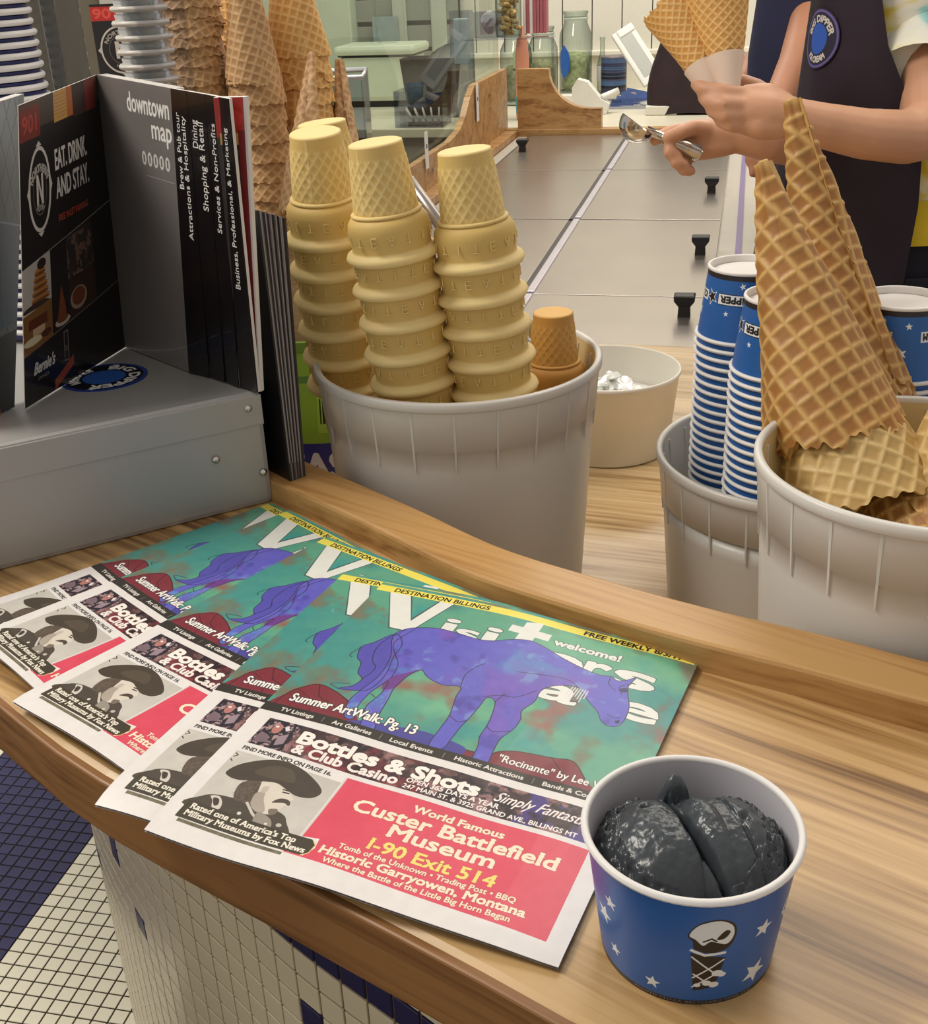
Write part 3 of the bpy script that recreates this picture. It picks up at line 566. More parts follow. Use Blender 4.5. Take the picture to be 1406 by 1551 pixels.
def topx(p):
    v = p-CAM; w = v.dot(Fv)
    return (IW/2+FPX*v.dot(Rv)/w, IH/2-FPX*v.dot(Uv)/w, w) if w > .05 else (-9e9, 0, w)
tme = {}
for nm_, mt in (('w', TWF), ('b', TBF)):
    tme[nm_] = bevtile(TP-.0028, TP-.0028, .0018, .0005).mesh('floor_tile'); tme[nm_].materials.append(mt)
cand = []
for i in range(-34, 14):
    for j in range(-26, 60):
        c = FO+e2*((i+.5)*TP)+e1*((j+.5)*TP); x, y, w = topx(c)
        if -420 < x < 760 and 1050 < y < 1720:
            vis = -10 < x < 200 and 1125 < y < 1560 and x < 128+(y-1225)*.2+10
            cand.append((0 if vis else 1, w, c, 'b' if -12 <= i < 0 else 'w'))
cand.sort(key=lambda q: q[:2])
for q in cand[:300]:
    o = bpy.data.objects.new('floor_tile', tme[q[3]]); COL.objects.link(o); o.location = q[2]; o.rotation_euler = (0, 0, -fa); o.parent = fl
for key, mt in (('w', TWF), ('b', TBF)):
    m = MB(); b = bevtile(TP-.0028, TP-.0028, .0018, .0005); R_ = Matrix.Rotation(-fa, 3, 'Z')
    for q in cand[300:]:
        if q[3] == key: m.add([R_ @ Vector(v)+q[2] for v in b.v], b.f)
    tag(m.obj('floor_tile', mt, fl), kind='stuff')
# ================================================================== COUNTER (front, customer side)
CZ, CT = 1.07, .042
EDGE = [(-1.2, 1.62), (-.9, 1.26), (-.6, .94), (-.45, .782), (-.375, .697), (-.301, .617), (-.229, .545), (-.17, .498), (-.111, .456), (-.06, .418), (-.011, .382), (.05, .335), (.12, .29), (.22, .24), (.4, .17), (.7, .09)]
LEDF = [(-.21, .93), (-.142, .860), (-.07, .782), (-.003, .705), (.079, .641), (.137, .601), (.195, .566), (.253, .528), (.36, .475), (.7, .34)]   # foot of the ledge
EDGE = [tuple(p) for p in spline(EDGE, False, 5)]; LEDF = [tuple(p) for p in spline(LEDF, False, 5)]
def offs(path, d):
    out = []
    for i, p in enumerate(path):
        a = np.array(path[max(0, i-1)]); b = np.array(path[min(len(path)-1, i+1)]); t = (b-a)/np.hypot(*(b-a)); out.append((p[0]-t[1]*d, p[1]+t[0]*d))
    return out
def slab_between(name, A, B, z0, z1, mt, r=.006, parent=None, **k):
    # closed ribbon between two plan curves with rounded edges
    n = 60
    def rs(c):
        c = np.array(c); L = np.r_[0, np.cumsum(np.hypot(*np.diff(c, axis=0).T))]; t = np.linspace(0, L[-1], n); return np.c_[np.interp(t, L, c[:, 0]), np.interp(t, L, c[:, 1])]
    A, B = rs(A), rs(B); m = MB(); prof = []
    pr_ = [('A', r, z0), ('A', 0, z0+r), ('A', 0, z1-r), ('A', r*.3, z1-r*.3), ('A', r, z1), ('B', r, z1), ('B', r*.3, z1-r*.3), ('B', 0, z1-r), ('B', 0, z0+r), ('B', r, z0)]
    pts = []
    for s_, o_, z in pr_:
        for i in range(n):
            d = (B[i]-A[i]); d = d/np.hypot(*d); p = A[i]+d*o_ if s_ == 'A' else B[i]-d*o_; pts.append((p[0], p[1], z))
    Fs = []
    for j in range(len(pr_)):
        k = (j+1) % len(pr_)
        for i in range(n-1): Fs.append((j*n+i, j*n+i+1, k*n+i+1, k*n+i))
    Fs.append(tuple(j*n for j in range(len(pr_)))); Fs.append(tuple(j*n+n-1 for j in reversed(range(len(pr_)))))
    m.add(pts, Fs); o = m.obj(name, mt, parent); return o
CT0 = [(-.9, 2.0), (-.5, 1.2)]+offs(LEDF, -.0)[3:]
sc_t = thing('service_counter', 'curved oak service counter with a cream mosaic front and raised back ledge', 'counter', (0, .6, 0))
ct = slab_between('countertop', EDGE, [(-.95, 1.5), (-.5, 1.16), (-.30, 1.02)]+offs(LEDF, .012), CZ-CT, CZ, OAK, .005, sc_t)
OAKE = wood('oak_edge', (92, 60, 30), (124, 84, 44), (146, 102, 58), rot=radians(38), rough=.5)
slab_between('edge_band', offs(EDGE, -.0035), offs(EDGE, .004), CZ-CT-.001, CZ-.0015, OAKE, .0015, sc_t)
lg = slab_between('counter_ledge', LEDF, offs(LEDF, .043), CZ-.20, CZ+.020, OAKR, .003, sc_t)
# lower shelf behind the ledge
SZ = .92
sh = MB(); A_ = offs(LEDF, .030)
poly = [(x, y) for x, y in A_]+[(1.0, 1.0), (.62, 1.55), (.337, 1.70), (-.1, 1.80), (-1.0, 2.0), (-1.0, 1.5), (-.5, 1.15)]
sh.prism(poly, SZ-.03, SZ); tag(sh.obj('work_shelf', OAKL), 'pale oak work shelf behind the ledge, white tubs standing on it', 'shelf')
# ================================================================== TILED COUNTER FRONT
WP = [(.62, .10), (.42, .21), (.26, .30), (.12, .40), (.02, .492), (-.057, .565), (-.134, .636), (-.205, .713), (-.275, .79), (-.338, .880), (-.395, .975), (-.436, 1.06), (-.452, 1.14), (-.45, 1.24), (-.44, 1.40)]
WPs = np.array(spline(WP, False, 8)); L = np.r_[0, np.cumsum(np.hypot(*np.diff(WPs, axis=0).T))]
def wp(s_):
    p = np.array([np.interp(s_, L, WPs[:, 0]), np.interp(s_, L, WPs[:, 1])]); q = np.array([np.interp(s_+.004, L, WPs[:, 0]), np.interp(s_+.004, L, WPs[:, 1])]); q0 = np.array([np.interp(s_-.004, L, WPs[:, 0]), np.interp(s_-.004, L, WPs[:, 1])])
    t = (q-q0)/np.hypot(*(q-q0)); return p, t, np.array([-t[1], t[0]])
bw = MB(); n = 120; ss = np.linspace(0, L[-1], n); pts = []
for z in (.0, CZ-CT): pts += [(*(wp(s_)[0]), min(z, (CZ-CT if wp(s_)[0][1] < .93 else SZ-.032))) for s_ in ss]
bw.grid(pts, n, 2, smooth=True)
pts = []
for z in (.0, CZ-CT): pts += [(*(wp(s_)[0]-wp(s_)[2]*.05), min(z, (CZ-CT if wp(s_)[0][1] < .93 else SZ-.032))) for s_ in ss]
bw.grid(pts, n, 2, smooth=True)
cb = bw.obj('tiled_front', GROUT, sc_t); CBO = Vector(sc_t.location)
nrm_sign = 1 if wp(L[-1]*.4)[2] @ np.array([-1, -1]) > 0 else -1
# arc length at reference joint (-.134,.636)
sref = ss[np.argmin([np.hypot(*(wp(s_)[0]-np.array([-.134, .636]))) for s_ in ss])]
cand = []; ZR = .822
for i in range(-30, 34):
    s_ = sref+(i+.5)*TP
    if not 0.02 < s_ < L[-1]-.02: continue
    p, t, nn = wp(s_); nn = nn*nrm_sign; jm = 7 if p[1] < .93 else 2
    for j in range(-31, jm):
        z = ZR+(j+.5)*TP; c = Vector((p[0], p[1], z)); x, y, w = topx(c)
        facing = np.dot(nn, -p) > 0
        ph, _ = P(x, y, CZ-CT).xy, 0
        vis = facing and 100 < x < 740 and 1180 < y < 1570 and j <= 0
        if vis:
            sz = TP*FPX/w*abs(np.dot(t, np.array([-p[1], p[0]]))/np.hypot(*p))
        cand.append((0 if vis else 1, -sz if vis else w, c, t, nn, i, j))
cand.sort(key=lambda q: q[:2])
wm = {}
for k_, mt in (('w', TW), ('b', TB)): wm[k_] = bevtile(TP-.0026, TP-.0026, .002, .0006).mesh('wall_tile'); wm[k_].materials.append(mt)
acc = []
for ax, ay in ((220, 1411), (471, 1537), (166, 1255), (174, 1290), (136, 1290)):
    best = min((q for q in cand if q[0] == 0), key=lambda q: (topx(q[2])[0]-ax)**2+(topx(q[2])[1]-ay)**2, default=None)
    if best: acc.append((best[5], best[6]))
def isblue(q): return q[6] == 0 or (q[5], q[6]) in acc
def tilemat(q):
    t, nn = q[3], q[4]; X = Vector((t[0], t[1], 0)); Z = Vector((nn[0], nn[1], 0)); Y = Z.cross(X); return Matrix((X, Y, Z)).transposed()
for q in cand[:300]:
    o = bpy.data.objects.new('wall_tile', wm['b' if isblue(q) else 'w']); COL.objects.link(o); M_ = tilemat(q).to_4x4(); M_.translation = q[2]-CBO; o.parent = cb; o.matrix_local = M_
for key, mt in (('w', TW), ('b', TB)):
    m = MB(); b = bevtile(TP-.0026, TP-.0026, .002, .0006)
    for q in cand[300:]:
        if isblue(q) == (key == 'b'): T_ = tilemat(q); m.add([T_ @ Vector(v)+q[2]-CBO for v in b.v], b.f)
    tag(m.obj('wall_tile', mt, cb, world=False), kind='stuff')
# ================================================================== NEWSPAPERS
NEWS = imgmat('newspaper_print', IM_NEWS, .42, .12)
GR = .004; gx0, gy0, gnx, gny = -.45, .25, 190, 190; HG = np.full((gny, gnx), CZ)
def hblur(a, k):
    for _ in range(2):
        for ax in (0, 1):
            p = np.pad(a, [(k, k) if i == ax else (0, 0) for i in range(2)], mode='edge'); c = np.cumsum(p, ax); c = np.insert(c, 0, 0, ax)
            a = (np.take(c, range(2*k+1, c.shape[ax]), ax)-np.take(c, range(0, c.shape[ax]-2*k-1), ax))/(2*k+1)
    return a
def hmax(a, k):
    o = a.copy()
    for ax in (0, 1):
        b = o.copy()
        for d in range(-k, k+1): b = np.maximum(b, np.roll(o, d, ax))
        o = b
    return o
def newspaper(BL, ang, label, th=.0019, seed=0, w=.218, h=.2615):
    vlo = 1-h/.2615
    global HG
    up = np.array([sin(ang), cos(ang)]); rt = np.array([cos(ang), -sin(ang)]); nu, nv = 31, 37
    base = hblur(hmax(HG, 4), 3)
    def hz(x, y):
        fx = min(max((x-gx0)/GR, 0), gnx-1.01); fy = min(max((y-gy0)/GR, 0), gny-1.01); i, j = int(fx), int(fy); a, b = fx-i, fy-j
        return (base[j, i]*(1-a)+base[j, i+1]*a)*(1-b)+(base[j+1, i]*(1-a)+base[j+1, i+1]*a)*b
    top = []; bot = []; uv = []; r = np.random.default_rng(seed); ph = r.random(4)*6
    for j in range(nv):
        for i in range(nu):
            u, v = i/(nu-1), j/(nv-1); p = np.array(BL)+rt*u*w+up*v*h
            wob = .0006*(1+sin(5*u+ph[0])*cos(4*v+ph[1]))+.0022*max(0, 1-v*5)**2*(.5+.5*sin(9*u+ph[2]))
            z = hz(*p)+.0004+wob; top.append((p[0], p[1], z+th*(1-.25*(v < .01)))); bot.append((p[0], p[1], z)); uv.append((u, vlo+(1-vlo)*v))
    m = MB(); m.grid(top, nu, nv, 0, True, uv=uv)
    c = thing('newspaper', label, 'newspaper', (BL[0], BL[1], CZ), 'fanned free newspapers')
    m.obj('front_page', NEWS, c)
    # folded inner pages: three thin sheets, edges slightly uneven
    b = MB()
    for k in range(3):
        z0, z1 = k/3+.04, (k+1)/3-.04; ins = [.0012, .0002, .0007][k]+.0002*seed % .0004
        ring = [(i, 0) for i in range(nu)]+[(nu-1, j) for j in range(1, nv)]+[(i, nv-1) for i in range(nu-2, -1, -1)]+[(0, j) for j in range(nv-2, 0, -1)]
        cen = np.mean([bot[0][:2], bot[-1][:2]], 0); V = []
        for zz in (z0, z1):
            for i, j in ring:
                p = bot[j*nu+i]; q = top[j*nu+i]; d = np.array(p[:2])-cen; d = d*(1-ins/np.hypot(*d)*1.2); V.append((cen[0]+d[0], cen[1]+d[1], p[2]+(q[2]-p[2])*zz))
        n_ = len(ring); Fs = [(a, (a+1) % n_, n_+(a+1) % n_, n_+a) for a in range(n_)]
        b.add(V, Fs)
    b.grid(bot, nu, nv, 0, True); b.grid([(x, y, z-.0001) for x, y, z in top], nu, nv, 0, True)
    b.obj('inner_pages', PAPERS, c)
    # raise the height field under this paper
    yy, xx = np.mgrid[0:gny, 0:gnx]; X = gx0+xx*GR-BL[0]; Y = gy0+yy*GR-BL[1]; U_ = (X*rt[0]+Y*rt[1])/w; V_ = (X*up[0]+Y*up[1])/h
    ins = (U_ > -.03) & (U_ < 1.03) & (V_ > -.03) & (V_ < 1.03); HG = np.where(ins, np.maximum(HG, base+th+.0012), HG)
def fromTL(TL, a, h): return (TL[0]-h*sin(a), TL[1]-h*cos(a))
a1, a2, a3, a4, a5 = [radians(v) for v in (50.6, 48.0, 40.6, 25.6, 24.7)]
newspaper(fromTL((-.156, .866), a1, .240), a1, 'bottom newspaper of the fan, leftmost, only its left strip showing', seed=1, h=.240)
newspaper(fromTL((-.138, .842), a2, .255), a2, 'second newspaper from the left, half under the third', seed=2, h=.255)
newspaper((-.2735, .588), a3, 'third newspaper from the left, its whole portrait photo showing', seed=3)
newspaper((-.198, .4885), a4, 'fourth newspaper, mostly hidden under the topmost one', seed=4)
newspaper((-.166, .463), a5, 'topmost newspaper, whole blue horse cover and pink advert showing', seed=5)
# ================================================================== METAL BOX
BT = 1.1655
bA = Vector((-.345, .772, CZ)); bB = Vector((-.155, .874, CZ)); bx_ = (bB-bA).normalized(); by_ = Vector((-bx_.y, bx_.x, 0)); LW, DW = .52, .30
def BX(a, b, z): return bB - bx_*a + by_*b + Vector((0, 0, z-CZ))      # a: leftwards from the right front corner, b: backwards
box = thing('metal_box', 'brushed grey metal box at the left of the counter, magazines standing on it', 'box', BX(.2, .1, CZ))
m = MB()
RB = Matrix((bx_, by_, Vector((0, 0, 1)))).transposed()
m.box(BX(LW/2, DW/2, (CZ+BT)/2), (LW, DW, BT-CZ), 0, RB, .0045); m.obj('body', STEELB, box)
m = MB(); m.box(BX(LW/2, .0, BT-.0145), (LW-.001, .0022, .025), 0, RB, .0008); m.obj('front_lip', STEELB, box)
for a, z in ((.043, 1.118), (.012, 1.154), (.006, 1.098)):
    m = MB(); c = BX(a, 0, z); pts = []
    for r_, d in ((.0032, .0), (.0030, .0010), (.0020, .0019), (.0, .0022)):
        pts += [c-by_*(d+.0008)+bx_*(r_*cos(k*pi/6))+Vector((0, 0, r_*sin(k*pi/6))) for k in range(12)]
    m.grid(pts, 12, 4, 0, True, True); m.obj('rivet', CHROME, box)
st = MB(); c = P(158, 572, BT); pts = []; n = 40
V = [(c.x, c.y, BT+.0006)]+[(c.x+.035*cos(2*pi*i/n), c.y+.035*sin(2*pi*i/n), BT+.0006) for i in range(n)]
th0 = radians(95)
UV = [(.5, .5)]+[(.5+.5*cos(2*pi*i/n+th0), .5+.5*sin(2*pi*i/n+th0)) for i in range(n)]
V2 = [(x, y, z-.0005) for x, y, z in V]
st.add(V, [(0, 1+i, 1+(i+1) % n) for i in range(n)], 0, uv=UV); st.add([V[i] for i in range(1, n+1)]+[V2[i] for i in range(1, n+1)], [(i, (i+1) % n, n+(i+1) % n, n+i) for i in range(n)], 0, uv=[(.5, .98)]*(2*n))
o = st.obj('sticker', imgmat('sticker_print', IM_STK, .4), box); tag(o, 'round blue and black ice cream shop sticker')
# ================================================================== BROCHURES
def sheet(nm, bl, br, tr, tl, mt, parent, th=.0006, bow=0, back=None, label=None, nrm=None):
    # a thin printed leaf between four corners, slightly bowed
    bl, br, tr, tl = map(Vector, (bl, br, tr, tl)); n = nrm or (br-bl).cross(tl-bl).normalized(); nu, nv = 12, 12; F_ = []; Bk = []; uv = []
    for j in range(nv):
        for i in range(nu):
            u, v = i/(nu-1), j/(nv-1); p = (bl*(1-u)+br*u)*(1-v)+(tl*(1-u)+tr*u)*v + n*bow*sin(pi*u)*(.6+.4*v); F_.append(p+n*th/2); Bk.append(p-n*th/2); uv.append((u, v))
    m = MB(); m.grid(F_, nu, nv, 0, True, uv=uv); m.grid(Bk, nu, nv, 1, True, uv=uv)
    ring = [(i, 0) for i in range(nu)]+[(nu-1, j) for j in range(1, nv)]+[(i, nv-1) for i in range(nu-2, -1, -1)]+[(0, j) for j in range(nv-2, 0, -1)]; k = len(ring)
    m.add([F_[j*nu+i] for i, j in ring]+[Bk[j*nu+i] for i, j in ring], [(a, (a+1) % k, k+(a+1) % k, k+a) for a in range(k)], 1)
    o = m.obj(nm, [mt, back or PAPERW], parent)
    if label: o['label'] = label
    return o
HT = 1.387
sp_b = P(190, 527, BT); sp_b.z = BT+.001; sp_t = P(146, 113, HT)
lo_b = P(38, 621, BT); lo_b.z = BT+.001; lo_t = P(27, 160, HT-.001)
guide = thing('city_guide', 'open guide magazine on the metal box, grey map page and black index tabs', 'magazine', sp_b)
EATM = imgmat('eat_page_print', IM_EAT, .25, .3); MAPM = imgmat('map_page_print', IM_MAP, .35, .2); BLKP = mat('black_gloss_page', (20, 18, 20), .3)
GREYP = mat('page_back_grey', (120, 116, 112), .5)
sheet('advert_page', lo_b, sp_b, sp_t, lo_t, EATM, guide, bow=0, label='left page with black hotel advert')
m_b = P(289, 566, BT); m_b.z = BT+.001; m_t = P(261, 134, HT)
sheet('map_page', sp_b, m_b, m_t, sp_t, MAPM, guide, bow=0, label='grey downtown map page')
tabs = [(289, 566, 261, 134, [('Brew & Pub tour', 150, 206), ('Attractions & Hospitality', 112, 204)], 26), (318, 573, 283, 138, [('Dining', 183, 203), ('Shopping & Retail', 138, 202)], 22), (340, 580, 310, 143, [('Services & Non-Profits', 124, 203)], 20), (360, 588, 328, 147, [('Business, Professional, & Marketing', 84, 202)], 22)]
ends = [(320, 574, 285, 138), (342, 581, 312, 143), (362, 589, 330, 147), (389, 597, 344, 150)]
for k, ((x0, y0, x1, y1, ln, w_), (a0, b0, a1_, b1)) in enumerate(zip(tabs, ends)):
    p0 = P(x0, y0, BT); p1 = P(a0, b0, BT); q0 = P(x1, y1, HT); q1 = P(a1_, b1, HT)
    p0.z = p1.z = BT+.001
    im = tab_art(ln, 'index_tab_%d' % k, w_); back = Vector((.0012, .0016, 0))*(k+1)
    n_ = (p1-p0).cross(q0-p0).normalized()
    # each index leaf starts a little behind its neighbour
    sheet('index_page', p0+back*.4-(p1-p0)*.04, p1+back*.4, q1+back*.4, q0+back*.4-(q1-q0)*.04, BLKP, guide, th=.0026, back=PAPERW)
    sheet('index_tab', p0-n_*0+back*.4-Vector((.75, .66, 0))*.0020, p1+back*.4-Vector((.75, .66, 0))*.0020, q1+back*.4-Vector((.75, .66, 0))*.0020, q0+back*.4-Vector((.75, .66, 0))*.0020, imgmat('tab_print_%d' % k, im, .3, .2), guide, th=.0006, back=BLKP)
# last page with a red picture strip
REDP = Ras(40, 222, 4, (40, 34, 34)); REDP.rect(0, 195, 40, 222, (170, 40, 34)); REDP.ell(20, 208, 16, 6, (190, 54, 44)); REDP.rect(4, 190, 30, 198, (200, 160, 90)); REDP.rect(28, 40, 40, 200, (120, 26, 30)); REDP.rect(4, 110, 27, 186, (56, 50, 48)); REDP.noise(16, 14, (4, 110, 27, 186), seed=8); REDP.line([(4, 110), (27, 186)], .6, (120, 112, 108)); REDP.rect(37, 0, 40, 222, (214, 208, 206)); REDP.rect(0, 0, 28, 104, (30, 28, 28))
p0 = P(372, 590, BT); p1 = P(402, 597, BT); q0 = P(330, 148, HT); q1 = P(379, 147, HT); p0.z = p1.z = BT+.001; bk = by_*.006
sheet('picture_page', p0+bk, p1+bk, q1+bk, q0+bk, imgmat('picture_page_print', REDP.image('picture_page'), .3, .2), guide, th=.0035)
# block of remaining pages behind the spine: white page edges along the top
for k in range(5):
    d = Vector((.75, .66, 0))*(.0022+.0018*k)
    sheet('inner_page', sp_b+d, m_b+d, m_t+d, sp_t+d, PAPERW, guide, th=.0012)
# magazine with the lattice cover, further left, and a partly seen orange one behind its foot
LATM = imgmat('lattice_print', IM_LAT, .35, .2)
g2 = thing('magazine', 'open magazine with grey lattice fence cover at the far left of the metal box', 'magazine', P(-60, 640, BT))
a0 = P(-70, 655, BT); a1_ = P(22, 618, BT); a0.z = a1_.z = BT+.001; N2_ = (a1_-a0).cross(Vector((0, 0, 1))).normalized()
t0 = P(-90, 178, HT-.004); t1 = P(36, 142, HT-.004)
sheet('cover', a0, a1_, t1, t0, LATM, g2, bow=.002)
for k in range(4):
    d = -N2_*(.0022+k*.0022); sheet('inner_page', a0+d, a1_+d, t1+d, t0+d, PAPERW, g2, th=.001, bow=.002)
ORP = mat('orange_page', (176, 104, 58), .5)
sheet('back_cover', a0+N2_*.004, a0+(a1_-a0)*.70+N2_*.004, t0+(t1-t0)*.28+N2_*.004, t0+N2_*.004, ORP, g2, th=.0008)
# ================================================================== PILE OF MAGAZINES leaning beside the box, on the ledge
cols = [(36, 40, 38), (120, 112, 112), (30, 26, 28), (70, 60, 66), (110, 104, 104), (40, 44, 44), (90, 80, 84), (28, 26, 30), (126, 118, 116), (60, 52, 60), (34, 34, 32)]
zb = CZ+.0205
def plane_pt(x, y, t):  # a point of the upright plane through the box's right front corner, moved by t to the back
    return None
for k in range(11):
    u = k/10.
    bl = P(442+u*20, 728-u*7, zb); bl.z = zb; top = Q(392+u*40, 322+u*10, 1.0); 
    # keep the top straight above the foot in depth, leaning to the left
    d_ = ray(392+u*40, 319+u*11); tt = (bl.y+.012)/d_.y; top = CAM+d_*tt
    back = Vector((-.050, .062, 0))
    mg = thing('leaning_magazine', ['thin dark magazine leaning against the metal box, number of a tight row', ''][0], 'magazine', bl, 'magazines leaning beside the metal box')
    mg['label'] = '%s magazine from the left in the row leaning beside the metal box' % ordn(k) if k < 10 else 'outermost leaning magazine, dark cover with green plate picture'
    c1 = cols[k]
    if k == 10:
        CV = Ras(150, 210, 4, (34, 34, 32)); CV.ell(90, 150, 60, 44, (86, 92, 60)); CV.ell(90, 150, 40, 28, (124, 126, 84)); CV.ell(70, 60, 40, 30, (60, 40, 40)); CV.noise(10, 5, seed=5); mt = imgmat('leaning_cover', CV.image('leaning_cover'), .3, .3)
    else: mt = mat('mag_cover_%d' % k, c1, .4)
    nn_ = Vector((.78, .62, 0)).normalized()
    sheet('cover', bl, bl+back, top+back, top, mt, mg, th=.0014, back=mt, nrm=nn_)
    sheet('inner_pages', bl-nn_*.0011, bl+back-nn_*.0011, top+back-nn_*.0011, top-nn_*.0011, PAPERS if k % 2 else BLKP, mg, th=.0008, back=PAPERS if k % 2 else BLKP, nrm=nn_)
# ================================================================== WHITE TUBS
def tub(name, label, c, R, z0, z1, Rb, inside=PLI, ribs=True, band=.042, ribn=22):
    t = thing(name, label, 'tub', (c[0], c[1], z0)); H = z1-z0; m = MB(); cc = (c[0], c[1], z0)
    f = lambda z: Rb+(R-.004-Rb)*z/H
    prof = [(f(.004)-.004, 0), (f(.004), .004)]+[(f(H*k/8), H*k/8) for k in range(1, 7)]+[(f(H-band)-.0006, H-band-.0008), (f(H-band)+.0014, H-band), (f(H)+.0014, H-.006)]
    m.lathe(prof, 72, 0, c=cc, capb=True); m.obj('wall', PLW, t)
    m = MB(); prof = [(f(.006)-.0035, .003)]+[(f(H*k/6)-.0025, H*k/6) for k in range(1, 6)]+[(f(H)-.0018, H-.003)]
    m.lathe(list(reversed(prof)), 72, 0, c=cc); k = len(m.v)-72; m.f.append(tuple(k+i for i in range(72))); m.m.append(0); m.sm.append(False); m.obj('lining', inside, t)
    m = MB(); ro, ri = R, R-.0056; prof = [(ri, -.006), (ri, -.001), (ri+.0012, .0004), (ro-.0012, .0004), (ro, -.001), (ro, -.0065), (ro-.0012, -.0078), (ri+.001, -.0078), (ri, -.006)]
    m.lathe([(r_, H+z) for r_, z in prof], 96, 0, c=cc); m.obj('rim', PLW, t)
    if ribs:
        for i in range(ribn):
            a = 2*pi*(i+.35)/ribn; m = MB(); hh = band+.010; 
            for w0 in (1,):
                r0 = f(H-.02)+.0008; dr = Vector((cos(a), sin(a), 0)); tn = Vector((-sin(a), cos(a), 0)); p = Vector((c[0], c[1], z1-.0075))
                V = [p+dr*(r0+.0022)-tn*.0011, p+dr*(r0+.0022)+tn*.0011, p+dr*(r0-.003)+tn*.0011, p+dr*(r0-.003)-tn*.0011]
                lo = Vector((0, 0, -hh)); rl = f(H-hh); V2 = [Vector((c[0], c[1], z1-.0075-hh))+dr*(rl+.0006)-tn*.0006, Vector((c[0], c[1], z1-.0075-hh))+dr*(rl+.0006)+tn*.0006, Vector((c[0], c[1], z1-.0075-hh))+dr*(rl-.003)+tn*.0006, Vector((c[0], c[1], z1-.0075-hh))+dr*(rl-.003)-tn*.0006]
                m.add(V+V2, [(0, 1, 2, 3), (7, 6, 5, 4), (0, 4, 5, 1), (1, 5, 6, 2), (2, 6, 7, 3), (3, 7, 4, 0)])
            m.obj('rib', PLW, t)
    return t
T1 = (.0005, .961); tub('plastic_tub', 'large white plastic tub full of stacked cake cones, centre of the shelf', T1, .1225, SZ, 1.160, .104)
T2 = (.288, .917); tub('plastic_tub', 'white plastic tub holding the blue paper cups, behind the waffle cone tub', T2, .1215, SZ, 1.078, .106, inside=PLW)
T3 = (.2995, .681); tub('plastic_tub', 'white plastic tub of upended waffle cones at the right edge', T3, .1115, SZ, 1.170, .094)
T4 = (.178, 1.324)
ts = thing('small_tub', 'small round white tub of tasting spoons behind the cake cone tub', 'tub', (*T4, SZ)); m = MB()
m.lathe([(.070, 0), (.0735, .003), (.083, .094), (.0853, .096), (.0853, .100), (.0835, .1005), (.0825, .099), (.0725, .004)], 64, c=(*T4, SZ), capb=True); k = len(m.v)-64
m.f.append(tuple(k+i for i in range(64))); m.m.append(0); m.sm.append(False); m.obj('wall', PLWW, ts)
# heap of white tasting spoons in it
r_ = np.random.default_rng(8)
def spoon_mesh():
    m = MB(); n = 8; pts = []
    for i in range(n):
        t = i/(n-1); x = t*.055; w_ = .0018 if t < .55 else .0018+.006*sin(pi*min(1, (t-.55)/.47)); z = -.003*max(0, sin(pi*(t-.5)/.5)) if t > .5 else 0
        pts.append([(x, -w_, .0), (x, 0, z), (x, w_, .0)])
    P_ = [q for row in pts for q in row]; m.grid(P_, 3, n, 0, True); m.grid([(x, y, z-.0009) for x, y, z in P_], 3, n, 0, True); return m.mesh('tasting_spoon')
sme = spoon_mesh(); SPM = mat('spoon_plastic', (238, 240, 236), .25, trans=.25, noise=.02); sme.materials.append(SPM)
for k in range(34):
    o = bpy.data.objects.new('tasting_spoon', sme); COL.objects.link(o); a = r_.random()*6.28; rr = .050*sqrt(r_.random()); lay = k//9
    cx_, cy_ = T4[0]-.008+rr*cos(a)*.8, T4[1]-.006+rr*sin(a)*.8; ya = r_.random()*6.28
    o.rotation_euler = ((r_.random()-.5)*.9, (r_.random()-.5)*.7, ya); o.location = (cx_-cos(ya)*.027, cy_-sin(ya)*.027, SZ+.062+lay*.006+r_.random()*.004)
    tag(o, 'clear white plastic tasting spoon in the jumbled heap in the small tub', 'spoon', 'tasting spoons in the small tub')
m = MB(); nn_ = 26; pts = []
for j in range(9):
    for i in range(nn_): a = 2*pi*i/nn_; q = .0735*j/8; pts.append((T4[0]+q*cos(a), T4[1]+q*sin(a), SZ+.058+.012*(1-(j/8)**2)+.003*sin(5*a+j)*(j % 8 > 0)))
m.grid(pts, nn_, 9, 0, False, True); o = m.obj('spoon_heap', SPM); tag(o, 'lower mass of white plastic spoons filling the small tub', 'spoons', kind='stuff')
